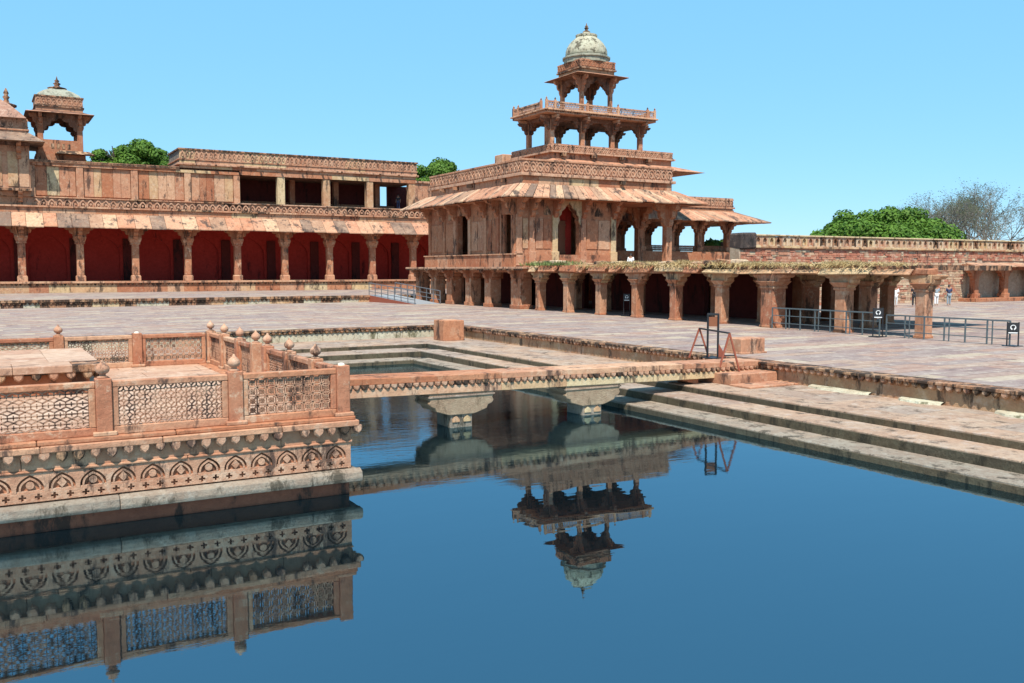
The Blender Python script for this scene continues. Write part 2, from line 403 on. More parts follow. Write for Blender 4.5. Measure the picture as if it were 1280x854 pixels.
# east side: rim coping, ledge slabs, treads
stones_along(RX1 - .15, RX1 + .55, RY0, RY1 - .16, 'y', -.075, .004, 'rim_coping_stone', 'dark', 1.2, 2.4)
stones_along(RX0, RX1 + .55, RY1 - .16, RY1 + .55, 'x', -.075, .006, 'rim_coping_stone', 'dark', 1.4, 2.6)
stones_along(RX0, RX1 + .55, RY0 - .55, RY0 + .16, 'x', -.13, .004, 'rim_coping_stone', 'dark', 3, 5)
lsl = courses(LED[1] + .9, RX1 + .1, RY0, RY1 - .1, ZL, .7, 1.4, 1.0, 1.8)
lay(lsl, tank, 'ledge_slab', 'step', 300, .08, .008, .005)
lsl = courses(LED[0], LED[1] + .9, LED[3] + .6, RY1 + .1, ZL, .8, 1.4, 1.2, 2.6)
lay(lsl, tank, 'ledge_slab', 'step', 60, .08, .008, .005)
stones_along(LED[1], LED[1] + .9, LED[2], LED[3] + .6, 'y', -.95, ZL + .004, 'ledge_edge_stone', 'step', 1.8, 3.2, .02)
stones_along(T2[1], LED[1] + .02, T2[2], T2[3] + .3, 'y', -1.2, Z2, 'upper_tread_stone', 'step', 2.0, 3.6, .02)
stones_along(T3[1], T2[1] + .02, T3[2], T3[3] + .3, 'y', -1.7, Z3, 'lower_tread_stone', 'grey', 2.2, 4.2, .02)
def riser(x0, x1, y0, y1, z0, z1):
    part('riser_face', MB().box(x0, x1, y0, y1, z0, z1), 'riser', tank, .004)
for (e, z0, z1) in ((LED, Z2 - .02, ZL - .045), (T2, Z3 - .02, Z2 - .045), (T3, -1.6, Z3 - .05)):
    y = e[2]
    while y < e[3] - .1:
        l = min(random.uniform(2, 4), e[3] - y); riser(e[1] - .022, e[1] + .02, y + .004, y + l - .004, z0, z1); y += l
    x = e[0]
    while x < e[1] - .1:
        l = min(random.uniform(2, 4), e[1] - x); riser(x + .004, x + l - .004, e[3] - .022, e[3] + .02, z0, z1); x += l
stones_along(LED[0], LED[1], LED[3], LED[3] + .6, 'x', -.95, ZL + .004, 'ledge_edge_stone', 'step', 1.8, 3.2, .02)
stones_along(T2[0], T2[1] + .3, T2[3], LED[3] + .02, 'x', -1.2, Z2, 'upper_tread_stone', 'step', 2.0, 3.6, .02)
stones_along(T3[0], T3[1] + .3, T3[3], T2[3] + .02, 'x', -1.7, Z3, 'lower_tread_stone', 'grey', 2.2, 4.2, .02)
for z0, z1, a, e in ((-1.7, ZL, RIM, LED), (-1.7, Z2, LED, T2), (-1.7, Z3, T2, T3)):       # the two sides out of the picture
    mb = MB(); mb.box(a[0] - .02, e[0], a[2], a[3], z0, z1); mb.box(e[0], RX1, a[2] - .02, e[2], z0, z1); part('side_step', mb, 'step', tank)
ln = drip(.12, .19, .15).mesh('drip_lobe')
part('rim_underside', MB().box(RX1 - .003, RX1 + .3, RY0, RY1 - .003, -.14, -.072), 'dark', tank)
y = RY0 + .2; k = 0
while y < RY1 - .2:
    if not 21.9 < y < 23.2:
        o = put('drip_lobe', ln, random.choice(['carved', 'carved', 'dark']), tank, (RX1 - .01, y, -.072)); o.rotation_euler.z = -HALF
    y += .255
far = MB(); x = RX0
while x < RX1 - .2: merge(far, drip(.12, .2, .16), T(x, RY1 - .01, -.072)); x += .27
part('far_drip_lobes', far, 'dark', tank, stuff=True)
fc = MB()
x = -10
while x < 21.5:
    l = random.uniform(1, 2.6); fc.box(x, x + l - .02, RY1 - .04, RY1 + .02, -.62, -.24); x += l
part('limewash_patch', fc, 'cream', tank, .01)
# pale mortar patches where ledge meets rim
for yy, l in ((12.2, 1.6), (15.3, 1.3), (17.6, 2.2)):
    mb = MB(); pts = []
    for i in range(9): pts.append((RX1 - .02, yy + l * i / 8, ZL + .06))
    n = len(mb.v)
    for i in range(9):
        w = .30 * math.sin(math.pi * (i + .6) / 9.4) * random.uniform(.8, 1.2)
        mb.v += [(RX1 - .01, yy + l * i / 8, ZL + .08), (RX1 - .06 - w, yy + l * i / 8, ZL + .05), (RX1 - .10 - w, yy + l * i / 8, ZL - .01)]
    for i in range(8):
        for j in range(2): mb.f.append((n + i * 3 + j, n + i * 3 + j + 1, n + i * 3 + 4 + j, n + i * 3 + 3 + j))
    part('mortar_patch', mb, 'cream', tank)
# landing at the end of the footbridge
part('landing_block', MB().box(20.1, 22.08, 21.2, 23.5, ZL - .01, -.26), 'pink', tank, .02)
part('landing_slab', MB().box(20.0, 22.07, 20.3, 21.18, ZL - .01, ZL + .06), 'pink', tank, .015)

# ------------------------------------------------------------------ central island
IX0, IX1, IY0, IY1 = -5.6, 5.98, 16.47, 28.05
isl = thing('island_platform', 'square red sandstone island platform with carved arch frieze standing in the tank', 'platform', (.2, 22.3, ZW - .3))
core = MB().box(IX0 + .06, IX1 - .06, IY0 + .06, IY1 - .06, -1.6, .08); part('core', core, 'red', isl)
part('wet_footing', MB().box(IX0 + .03, IX1 - .03, IY0 + .03, IY1 - .03, -1.62, -1.0), 'wet', isl)
def run(mk, name, mat, lmin, lmax, bevel=.015):           # pieces along south (x) and east (y) faces
    for side in ('s', 'e'):
        a, e = (IX0, IX1) if side == 's' else (IY0, IY1)
        while a < e - .01:
            b2 = min(a + random.uniform(lmin, lmax), e)
            if e - b2 < lmin * .6: b2 = e
            part(name, mk(side, a + (.004 if a > IX0 else 0), b2 - .004), mat, isl, bevel, jit=.004); a = b2
def sidebox(side, a, b2, out, inn, z0, z1):
    if side == 's': return MB().box(a, b2 if b2 < IX1 - .1 else IX1 + out, IY0 - out, IY0 + inn, z0, z1)
    return MB().box(IX1 - inn, IX1 + out, max(a, IY0 + inn + .003), b2 if b2 < IY1 - .1 else IY1 + out, z0, z1)
def ledge(side, a, b2):
    o = .17
    P = [(0, -.755), (-.06, -.75), (-o, -.805), (-o - .015, -.92), (-o + .01, -.985), (0, -1.0)]
    if side == 's': return MB().prism([(IY0 + u, z) for u, z in P][::-1], 'x', a, b2 if b2 < IX1 - .1 else IX1 + o)
    return MB().prism([(IX1 - u, z) for u, z in P], 'y', max(a, IY0 + .02), b2 if b2 < IY1 - .1 else IY1 + o)
run(ledge, 'sill_stone', 'grey', 2.0, 3.0, .012)
run(lambda s, a, b2: sidebox(s, a, b2, .135, .5, .06, .17), 'cornice_slab', 'pink', 1.3, 2.2)
run(lambda s, a, b2: sidebox(s, a, b2, .08, .5, .172, .25), 'kerb_slab', 'red', 1.5, 2.4)
run(lambda s, a, b2: sidebox(s, a, b2, .03, .08, -.262, -.215), 'moulding', 'pink', 1.6, 2.6)
run(lambda s, a, b2: sidebox(s, a, b2, .0, .08, -.215, .06), 'upper_course', 'pink', .9, 1.8, .004)
dl = drip(.13, .18, .17).mesh('drip_lobe')
x = IX0 + .1
while x < IX1 + .2:
    if not (4.75 < x < 5.05 or 1.1 < x < 1.3): put('drip_lobe', dl, 'dark' if random.random() < .12 else 'carved', isl, (x, IY0 - .002, .065)).scale = (random.uniform(.9, 1.06), 1, random.uniform(.85, 1.08))
    x += .252
y = IY0 + .08
while y < IY1 + .1:
    o = put('drip_lobe', dl, 'carved', isl, (IX1 + .002, y, .065)); o.rotation_euler.z = HALF; y += .252
# carved frieze: arch tiles over a row of sunk crosses
AW, AH, D = .464, .31, .07
def arch_tile(kind):
    mb = MB(); o = arch(AW * .86, .03, AH * .93, 8, 2.2, .8)
    for s in (1, -1):
        pts = [(s * AW / 2, 0), (s * AW / 2, AH), (0, AH)] + [(s * x, z) for x, z in o[::-1]] + [(s * AW * .43, 0)]
        mb.prism(pts if s > 0 else pts[::-1], 'y', 0, D)
    i1 = arch(AW * .70, .035, AH * .80, 8, 2.2, .8); i2 = arch(AW * .58, .035, AH * .68, 8, 2.2, .8)
    for s in (1, -1):
        pts = [(s * x, z) for x, z in i1] + [(s * x, z) for x, z in i2[::-1]]
        mb.prism(pts if s > 0 else pts[::-1], 'y', .012, D)
    mb.box(-AW * .43, AW * .43, .015, D, 0, .03)
    if kind: mb.prism([(.062 * math.cos(q * math.pi / 6), .115 + .062 * math.sin(q * math.pi / 6)) for q in range(12)], 'y', .01, D)
    else: mb.prism([(.07, .115), (0, .205), (-.07, .115), (0, .035)], 'y', .01, D)
    return mb.mesh('arch_motif')
def cross_tile():
    mb = MB(); w, h2, c = AW / 2, .155, .036
    us = [-w / 2, -c * 1.5, -c * .5, c * .5, c * 1.5, w / 2]; vs = [0, h2 / 2 - c * 1.5, h2 / 2 - c * .5, h2 / 2 + c * .5, h2 / 2 + c * 1.5, h2]
    for i in range(5):
        for j in range(5):
            if (i == 2 and 1 <= j <= 3) or (j == 2 and 1 <= i <= 3): continue
            mb.box(us[i], us[i + 1], 0, D, vs[j], vs[j + 1])
    return mb.mesh('cross_motif')
at = [arch_tile(0), arch_tile(1)]; ct = cross_tile()
fz = part('frieze', MB().box(IX0 + .01, IX1 - D, IY0 + D - .005, IY0 + .2, -.76, -.24), 'carved', isl)
fe = part('frieze', MB().box(IX1 - .2, IX1 - D + .005, IY0 + D, IY1 - .01, -.76, -.24), 'carved', isl)
nA = int((IX1 - IX0) / AW)
for k in range(nA):
    x = IX1 - AW * (k + .5) - .06
    put('arch_motif', at[k % 2], 'carved', fz, (x, IY0, -.575))
    for s in (-.25, .25): put('cross_motif', ct, 'carved', fz, (x + s * AW, IY0, -.732))
    yy = IY0 + D + .02 + AW * (k + .5)
    if yy < IY1 - .2:
        o = put('arch_motif', at[k % 2], 'carved', fe, (IX1, yy, -.575)); o.rotation_euler.z = HALF
        for s in (-.25, .25): o = put('cross_motif', ct, 'carved', fe, (IX1, yy + s * AW, -.732)); o.rotation_euler.z = HALF
part('frieze_edge', MB().box(IX1 - .06, IX1 - .001, IY0 + .001, IY0 + .06, -.745, -.262), 'carved', fz)
# deck
lay(courses(IX0 + .5, IX1 - .5, IY0 + .5, IY1 - .2, .235, .8, 1.3, 1.2, 2.4), isl, 'deck_slab', 'deck', 300, .09, .008, .004)
part('north_kerb', MB().box(IX0, IX1 - .52, IY1 - .2, IY1, .06, .26), 'pink', isl, .01)
part('west_kerb', MB().box(IX0 - .02, IX0 + .5, IY0 + .52, IY1 - .2, .06, .25), 'pink', isl, .01)

dais = thing('stone_dais', 'low raised stone dais with drop-carved edge inside the balustrade of the island', 'dais', (-.5, 25, .23))
DX0, DX1, DY0, DY1, DZ = -2.6, 2.32, 22.3, 27.2, .90
part('body', MB().box(DX0 + .25, DX1 - .25, DY0 + .25, DY1 - .25, .2, .72), 'red', dais)
for a, e in ((DX0, -.9), (-.9, .55), (.55, 1.72), (1.72, DX1)):
    part('edge_slab', MB().box(a + .004, e - .004, DY0, DY0 + 1.0, .74, DZ), 'deck' if e < 1.8 else 'dark', dais, .012)
part('scroll_band', MB().box(DX0 + .1, DX1 - .1, DY0 + .1, DY1 - .1, .70, .745), 'dark', dais)
lay([(a, e, b2, b2 + 1.28, DZ) for b2 in (DY0 + 1, DY0 + 2.3, DY0 + 3.6) for a, e in ((DX0, -1.2), (-1.2, .3), (.3, 1.3), (1.3, DX1))], dais, 'top_slab', 'deck', 300, .16, .005, .003)
dl2 = drip(.13, .2, .17).mesh('drip_lobe')
x = DX0 + .2
while x < DX1: put('drip_lobe', dl2, 'dark' if int(x * 3) % 3 == 0 else 'carved', dais, (x, DY0 + .15, .74)); x += .34
y = DY0 + .3
while y < DY1: o = put('drip_lobe', dl2, 'dark', dais, (DX1 - .15, y, .74)); o.rotation_euler.z = HALF; y += .34

# balustrades of the island
def lattice(w, h, kind):
    """pierced stone screen, origin at lower left, in the xz plane"""
    mb = MB(); bw, dp = .018, .06
    nx = max(1, round(w / .165)); nz = max(1, round(h / .165)); sx, sz = w / nx, h / nz
    def B(u0, v0, u1, v1):
        mb.bar((u0, 0, v0), (u1, 0, v1), dp, bw, (0, 0, 1)) if abs(u1 - u0) > 1e-5 else mb.box(u0 - bw / 2, u0 + bw / 2, -dp / 2, dp / 2, v0, v1)
    for i in range(nx):
        for j in range(nz):
            x, z = i * sx, j * sz; cx, cz = x + sx / 2, z + sz / 2; tq = .2929
            if kind == 0:            # octagons and small squares
                a, b2 = sx * tq, sz * tq
                B(x, z + b2, x + a, z); B(x + sx - a, z, x + sx, z + b2); B(x + sx, z + sz - b2, x + sx - a, z + sz); B(x + a, z + sz, x, z + sz - b2)
                B(x + a, z, x + sx - a, z); B(x, z + b2, x, z + sz - b2)
                B(cx - sx * .2, cz, cx, cz + sz * .2); B(cx, cz + sz * .2, cx + sx * .2, cz); B(cx + sx * .2, cz, cx, cz - sz * .2); B(cx, cz - sz * .2, cx - sx * .2, cz)
                for s in (-1, 1): B(cx + s * sx * .2, cz, cx + s * sx * .5, cz); B(cx, cz + s * sz * .2, cx, cz + s * sz * .5) if s > 0 else B(cx, cz - sz * .5, cx, cz - sz * .2)
            elif kind == 1:          # crossing diagonals with a square
                B(x, z, x + sx, z + sz); B(x, z + sz, x + sx, z); B(x, z, x, z + sz); B(x, z, x + sx, z)
                q = .28
                B(cx - sx * q, cz, cx, cz + sz * q); B(cx, cz + sz * q, cx + sx * q, cz); B(cx + sx * q, cz, cx, cz - sz * q); B(cx, cz - sz * q, cx - sx * q, cz)
            else:                    # elongated hexagons
                a = sx * .25; oz = sz * .5 if i % 2 else 0
                B(x, z + sz * .25, x, z + sz * .75); B(x, z + sz * .75, cx, z + sz); B(cx, z + sz, x + sx, z + sz * .75)
                B(x, z + sz * .25, cx, z); B(cx, z, x + sx, z + sz * .25); B(cx, cz - sz * .22, cx, cz + sz * .22); B(x, cz, x + sx, cz)
    return mb
LAT = {}
def balustrade(name, label, along, posts, other, z0, noknob=(), open_after=(), skip=()):
    """posts: positions along the run; other: the fixed coordinate"""
    c = (posts[0] + posts[-1]) / 2
    at_ = (lambda u, v, z: (u, other + v, z)) if along == 'x' else (lambda u, v, z: (other - v, u, z))
    th = thing(name, label, 'balustrade', at_(c, 0, z0), 'carved balustrades of the island')
    rz = 0 if along == 'x' else HALF
    hp = .95; pw = .125
    pm = MB().box(-pw, pw, -pw, pw, 0, hp).mesh('post', bevel=.012)
    bm_ = MB().box(-pw - .06, pw + .06, -pw - .05, pw + .03, -.005, .07).mesh('post_base', bevel=.015)
    kn = MB().lathe(0, 0, [(.09, hp - .002), (.09, hp + .025), (.05, hp + .04), (.05, hp + .07), (.085, hp + .085), (.108, hp + .12), (.113, hp + .155), (.10, hp + .195), (.066, hp + .232), (.03, hp + .262), (.018, hp + .295), (.004, hp + .305)], 14).mesh('finial', smooth=True)
    for k, u in enumerate(posts):
        if k in skip: continue
        p = put('post', pm, 'shaft', th, at_(u, 0, z0)); p.rotation_euler.z = rz
        def sub(n, me, mt):
            o = put(n, me, mt, p, at_(u, 0, z0))
        sub('post_base', bm_, 'pink')
        if k not in noknob: sub('finial', kn, 'carved')
        else: sub('stub', MB().lathe(0, 0, [(.07, hp - .002), (.06, hp + .03), (.02, hp + .045)], 10).mesh('stub'), 'white')
    for k in range(len(posts) - 1):
        if k in open_after: continue
        a, e = posts[k] + pw, posts[k + 1] - pw; w = e - a; key = (round(w, 3), k % 3)
        zz0, zz1, fr = -.004, .90, .105
        if key not in LAT:
            fm = MB(); fm.box(0, w, -.075, .075, zz0, zz0 + .14); fm.box(0, w, -.08, .08, zz1 - fr, zz1)
            fm.box(0, fr, -.074, .074, zz0 + .14, zz1 - fr); fm.box(w - fr, w, -.074, .074, zz0 + .14, zz1 - fr)
            LAT[key] = (fm.mesh('panel_frame', bevel=.014), lattice(w - 2 * fr, zz1 - zz0 - fr - .14, k % 3).mesh('lattice'))
        f = put('panel_frame', LAT[key][0], 'pink' if k % 2 else 'shaft', th, at_(a, 0, z0)); f.rotation_euler.z = rz
        l = put('lattice', LAT[key][1], 'carved', f, at_(a, 0, z0)); l.location = (fr, 0, zz0 + .14)
    return th
ZB = .25
sx = [-4.7, -2.57, -.43, 1.72, 3.87, 5.86]
balustrade('stone_balustrade', 'pierced balustrade above the arch frieze with a missing finial at its corner', 'x', sx, IY0 + .12, ZB, noknob=(5,))
ey = [IY0 + .12 + 1.0, 18.15 + .2, 20.0, 21.55, 23.25, 24.7, 26.3, 27.9]
balustrade('stone_balustrade', 'pierced balustrade on the island side where the footbridge arrives', 'y', [IY0 + .12 + .001, 18.12, 19.95, 21.72, 22.78, 24.38, 26.15, 27.92], 5.86, ZB, skip=(0,), open_after=(3,))
balustrade('stone_balustrade', 'pierced balustrade behind the dais with one plain square post', 'x', [5.82 - 2.0 * k for k in range(6)][::-1], IY1 - .13, ZB, noknob=(4,), skip=(5,))

# ------------------------------------------------------------------ footbridge
fb = thing('stone_footbridge', 'narrow sandstone footbridge on bracketed piers from the island to the steps', 'footbridge', (14, 22.5, ZW))
BY0, BY1 = 22.0, 22.95
def bz(x): return .27 - .25 * (x - 6) / 16.2
cuts = [5.99, 8.3, 10.4, 12.35, 14.5, 16.6, 18.8, 20.6, 22.12]
for i in range(8):
    a, e = cuts[i] + .004, cuts[i + 1] - .004
    hx = lambda o0, o1, za, zb: [(a, BY0 - o0, bz(a) + za), (e, BY0 - o0, bz(e) + za), (e, BY1 + o0, bz(e) + za), (a, BY1 + o0, bz(a) + za), (a, BY0 - o1, bz(a) + zb), (e, BY0 - o1, bz(e) + zb), (e, BY1 + o1, bz(e) + zb), (a, BY1 + o1, bz(a) + zb)]
    part('deck_slab', MB().hexa(hx(.055, .055, -.16, 0)), 'pink' if i > 2 else 'red', fb, .012)
    part('side_beam', MB().hexa(hx(.0, .0, -.28, -.162)), 'carved', fb)
    part('lower_beam', MB().hexa(hx(.035, .03, -.49, -.282)), 'buff' if i > 2 else 'pink', fb, .01)
bl = drip(.085, .155, .13).mesh('drip_lobe')
x = 6.1
while x < 22.0:
    put('drip_lobe', bl, 'carved' if random.random() > .25 else 'dark', fb, (x, BY0 + .0, bz(x) - .158)); x += .205
for px in (11.15, 15.45):
    zt = bz(px) - .49
    c = MB(); w, w2 = .98, .36
    prof = [(-w2, -.62), (w2, -.62), (w2 + .08, -.60), (w - .22, -.50), (w - .18, -.40), (w - .06, -.36), (w, -.28), (w - .05, -.2), (w, -.13), (w, .0), (-w, .0), (-w, -.13), (-w + .05, -.2), (-w, -.28), (-w + .06, -.36), (-w + .18, -.40), (-w + .22, -.50), (-w2 - .08, -.60)]
    c.prism([(px + u, zt + .02 + z) for u, z in prof], 'y', BY0 + .0, BY1 - .0)
    cp = part('bracket_capital', c, 'capital', fb, .015)
    part('moulding', MB().box(px - w - .015, px + w + .015, BY0 - .03, BY1 + .03, zt - .10, zt - .06), 'step', cp)
    s = MB().box(px - w2 + .03, px + w2 - .03, BY0 + .05, BY1 - .05, -1.9, zt - .59); sp = part('pier', s, 'grey', fb, .015)
    for u in (-.17, .17): part('arch_carving', MB().prism([(px + u + q[0], zt - .80 + q[1]) for q in [(-.11, 0), (.11, 0), (.11, .06), (.06, .13), (0, .17), (-.06, .13), (-.11, .06)]], 'y', BY0 + .02, BY0 + .052), 'buff', sp)
mb = MB(); bracket(mb, 'y', 19.55, -1, -.62, bz(19) - .49, .75, BY0 + .1, BY1 - .1); part('end_bracket', mb, 'red', fb)

# ------------------------------------------------------------------ small things round the landing
tb = thing('sandstone_block', 'plain red sandstone cube in the inner corner of the tank rim', 'stone block', (20.9, 42.2, ZL))
part('body', MB().taper(20.75, 42.4, .60, .58, ZL - .01, .43), 'red', tb, .03)
part('top_panel', MB().box(20.35, 21.15, 42.0, 42.8, .425, .445), 'pink', tb)
pb = thing('pink_block', 'low pink sandstone block on the court behind the trestle', 'stone block', (24.0, 24.6, 0))
part('body', MB().box(23.3, 24.45, 24.1, 24.9, -.01, .55), 'pink', pb, .03)
part('plinth', MB().box(23.25, 24.5, 24.05, 24.95, -.01, .06), 'pink', pb, .01)
tr = thing('barrier_trestle', 'rust red steel trestle with A shaped ends closing the footbridge', 'barrier', (21.0, 22.6, 0))
NX, NY, FX, FY = 20.6, 21.85, 21.2, 23.95
na, fa = (NX, NY, .98), (FX, FY, 1.0)
for (cx, cy, zt), zb in ((na, -.245), (fa, 0.0)):
    for s in (-1, 1): part('leg', MB().bar((cx + s * .33, cy - s * .13, zb), (cx, cy, zt), .05), 'rust', tr)
    part('foot_tie', MB().bar((cx - .17, cy + .06, zb + (zt - zb) * .42), (cx + .17, cy - .06, zb + (zt - zb) * .42), .035), 'black', tr)
part('top_bar', MB().bar(na, fa, .05), 'black', tr)
sg = thing('notice_stand', 'black notice stand with small brown board between the legs of the trestle', 'sign', (21.45, 23.6, 0))
for s in (-1, 1):
    part('post', MB().bar((21.45 + s * .14, 23.55 - s * .1, 0), (21.45 + s * .14, 23.55 - s * .1, 1.5), .05), 'black', sg)
part('board', MB().hexa([(21.33, 23.63, 1.08), (21.57, 23.47, 1.08), (21.58, 23.49, 1.08), (21.34, 23.65, 1.08), (21.33, 23.63, 1.4), (21.57, 23.47, 1.4), (21.58, 23.49, 1.4), (21.34, 23.65, 1.4)]), 'brown', sg)
part('cap', MB().bar((21.29, 23.66, 1.49), (21.61, 23.44, 1.49), .07), 'black', sg)
part('base', MB().box(21.2, 21.75, 23.3, 23.8, 0, .03), 'black', sg)
part('gusset', MB().prism([(21.6, .02), (21.95, .02), (21.6, .5)], 'y', 23.42, 23.46), 'rust', sg)

# ------------------------------------------------------------------ raised terrace and arcade wing
W = 105.0
ter = struct('raised_terrace', MB().box(-60, 120, PY0 + .25, W + 30, -.04, PZ - .06), 'joint')
lay(courses(-30, 62, PY0 + .3, W - 1.0, PZ, .7, 1.3, 1.2, 3.2), ter, 'paving_slab', 'pave', 0)
x = -24.0
while x < 60:
    l = random.uniform(1.0, 2.2)
    part('edge_block', MB().box(x + .01, x + l - .01, PY0 + .02, PY0 + .5, -.02, PZ - .2), 'dark' if random.random() < .5 else ('cream' if random.random() < .3 else 'buff'), ter, .02)
    part('edge_coping', MB().box(x + .01, x + l - .01, PY0 - .12, PY0 + .5, PZ - .2, PZ + .005), 'dark', ter, .015); x += l
dm = MB(); x = -24.
while x < 60: merge(dm, drip(.1, .24, .2), T(x, PY0 + .03, PZ - .19)); x += .36
part('drip_lobes', dm, 'dark', ter, stuff=True)

wing = thing('arcade_wing', 'long two storey red sandstone wing with arcade, sloping eaves and open upper gallery', 'building', (20, W + 5, PZ))
WX0, WX1 = -16, 62
PT = 1.78                                                  # arcade floor
part('plinth', MB().box(WX0, WX1, W - .9, W + 8, PZ - .1, PT - .2), 'red', wing)
def split_x(parent, name, mats, x0, x1, y0, y1, z0, z1, lmin, lmax, bevel=.01, jog=.012):
    x = x0
    while x < x1 - .01:
        l = random.uniform(lmin, lmax); e = min(x + l, x1)
        if x1 - e < lmin * .5: e = x1
        j = random.uniform(0, jog); part(name, MB().box(x + .006, e - .006, y0 - j, y1, z0, z1), random.choice(mats), parent, bevel); x = e
split_x(wing, 'plinth_block', ['red', 'pink', 'red', 'buff'], WX0, WX1, W - .92, W - .6, PZ - .1, PT - .2, 1.4, 3.2)
x = WX0
while x < WX1:
    l = random.uniform(1.8, 3.2); part('plinth_coping', MB().box(x + .01, x + l - .01, W - 1.15, W + .3, PT - .2, PT), 'pink', wing, .015); x += l
dm = MB(); x = WX0
while x < WX1: merge(dm, drip(.12, .26, .24), T(x, W - .88, PT - .19)); x += .4
part('plinth_drip_lobes', dm, 'dark', wing, stuff=True)
part('arcade_floor', MB().box(WX0, WX1, W + .3, W + 6.6, PT - .1, PT - .01), 'joint', wing)
part('back_wall', MB().box(WX0, WX1, W + 6.0, W + 6.6, PT - .1, 7.9), 'paint', wing)
part('ceiling', MB().box(WX0, WX1, W - .2, W + 6.0, 7.62, 7.9), 'paint', wing)
cx = [3.82 + 5.335 * k for k in range(-3, 11)]
sh = MB().box(-.35, .35, -.34, .34, .62, 3.95)
shm = sh.mesh('column', bevel=.05)
cb = MB().box(-.46, .46, -.44, .44, 0, .5); cb.taper(0, 0, .46, .37, .5, .62, .44, .36)
cbm = cb.mesh('base', bevel=.02)
cc = MB(); cc.box(-.47, .47, -.43, .43, 3.85, 3.98); cc.taper(0, 0, .44, .58, 3.98, 4.35, .40, .5); cc.box(-.6, .6, -.52, .52, 4.35, 4.6)
ccm = cc.mesh('capital', bevel=.02)
bb = MB()
for s in (-1, 1): bracket(bb, 'y', s * .34, s, 4.45, 5.55, 1.05, -.22, .22)
bb.box(-.5, .5, -.34, .34, 4.58, 5.56)
bracket(bb, 'x', -.38, -1, 4.35, 5.5, 1.1, -.22, .22)
bbm = bb.mesh('bracket')
ar = MB()
for k, X_ in enumerate(cx):
    c = put('column', shm, 'shaft', wing, (X_, W, PT))
    put('base', cbm, 'pink', c, (X_, W, PT)); put('capital', ccm, 'shaft', c, (X_, W, PT)); put('bracket', bbm, 'red', c, (X_, W, PT))
    if k < len(cx) - 1:
        xc = X_ + 2.67
        mb = MB(); spandrel(mb, 'y', xc, 3.7, PT + 2.9, PT + 5.0, 7.6, W + 5.7, W + 6.0, 5.335)
        mb.box(xc - 2.667, xc - 1.85, W + 5.7, W + 6.0, PT - .02, PT + 2.9); mb.box(xc + 1.85, xc + 2.667, W + 5.7, W + 6.0, PT - .02, PT + 2.9)
        part('niche_arch', mb, 'paint', wing)
        part('niche_pier', MB().box(X_ - .5, X_ + .5, W + 5.5, W + 5.7, PT - .02, PT + 4.6), 'shadered', wing)
part('beam', MB().box(WX0, WX1, W - .36, W + .36, PT + 5.55, PT + 6.1), 'red', wing)
def eave_x(parent, x0, x1, ye, ze, yw, zw, lmin, lmax, hip0=0., hip1=0., th=.09, mat='eave'):
    """separate sloping slabs along x; lower edge at ye,ze, upper at yw,zw; hips shear the ends"""
    a = x0; d = (yw - ye)
    while a < x1 - .05:
        b2 = min(a + random.uniform(lmin, lmax), x1)
        if x1 - b2 < lmin * .5: b2 = x1
        f = lambda u: (u - x0) / (x1 - x0)
        top = lambda u: (x0 + hip0) + f(u) * ((x1 - hip1) - (x0 + hip0))
        g_ = .02; j = random.uniform(-.04, .04)
        p = [(a + g_, ye + j, ze + j), (b2 - g_, ye + j, ze + j), (top(b2) - g_, yw, zw), (top(a) + g_, yw, zw)]
        part('eave_slab', MB().hexa([(q[0], q[1], q[2] - th) for q in p] + p), mat, parent); a = b2
def eave_y(parent, y0, y1, xe, ze, xw, zw, lmin, lmax, hip0=0., hip1=0., th=.09, mat='eave'):
    a = y0
    while a < y1 - .05:
        b2 = min(a + random.uniform(lmin, lmax), y1)
        if y1 - b2 < lmin * .5: b2 = y1
        f = lambda u: (u - y0) / (y1 - y0)
        top = lambda u: (y0 + hip0) + f(u) * ((y1 - hip1) - (y0 + hip0))
        g_ = .02; j = random.uniform(-.04, .04)
        p = [(xe + j, a + g_, ze + j), (xe + j, b2 - g_, ze + j), (xw, top(b2) - g_, zw), (xw, top(a) + g_, zw)]
        part('eave_slab', MB().hexa([(q[0], q[1], q[2] - th) for q in p] + p), mat, parent); a = b2
eave_x(wing, WX0, WX1, W - 2.0, 7.30, W - .25, 8.75, 1.2, 1.75)
part('upper_wall_course', MB().box(WX0, WX1, W - .26, W + .4, 7.8, 9.25), 'joint', wing)
split_x(wing, 'wall_block', ['pink', 'pink', 'red', 'buff'], WX0, WX1, W - .3, W - .2, 8.7, 9.25, 1.4, 3.4)
split_x(wing, 'string_course', ['carved', 'dark', 'pink'], WX0, WX1, W - .5, W + .4, 9.25, 9.42, 2, 4)
split_x(wing, 'parapet_block', ['carved', 'carved', 'pink', 'dark'], WX0, WX1, W - .18, W + .35, 9.42, 10.22, 1.5, 3, .008, .0)
split_x(wing, 'parapet_coping', ['dark', 'pink', 'carved'], WX0, WX1, W - .36, W + .4, 10.22, 10.34, 1.5, 3.5)
def scallop_band(parent, name, mat, axis, a, e, plane, z0, z1, pitch, th, sgn=-1):
    """row of raised arch rings with buttons, standing proud of a parapet; sgn gives the facing"""
    mb = MB(); h = z1 - z0; x = a + pitch / 2
    lo, hi = (plane - th, plane + .004) if sgn < 0 else (plane - .004, plane + th)
    while x < e - pitch * .4:
        o = arch(pitch * .94, z0, z1 - .04 * h, 5, 2.2, .75); i = arch(pitch * .66, z0, z1 - .28 * h, 5, 2.2, .75)
        for s in (1, -1): mb.prism([(x + s * q[0], q[1]) for q in o] + [(x + s * q[0], q[1]) for q in i[::-1]], axis, lo, hi)
        mb.prism([(x + pitch * .17 * math.cos(q * math.pi / 4), z0 + h * .3 + pitch * .17 * math.sin(q * math.pi / 4)) for q in range(8)], axis, lo + .01, hi)
        x += pitch
    return part(name, mb, mat, parent, stuff=True)
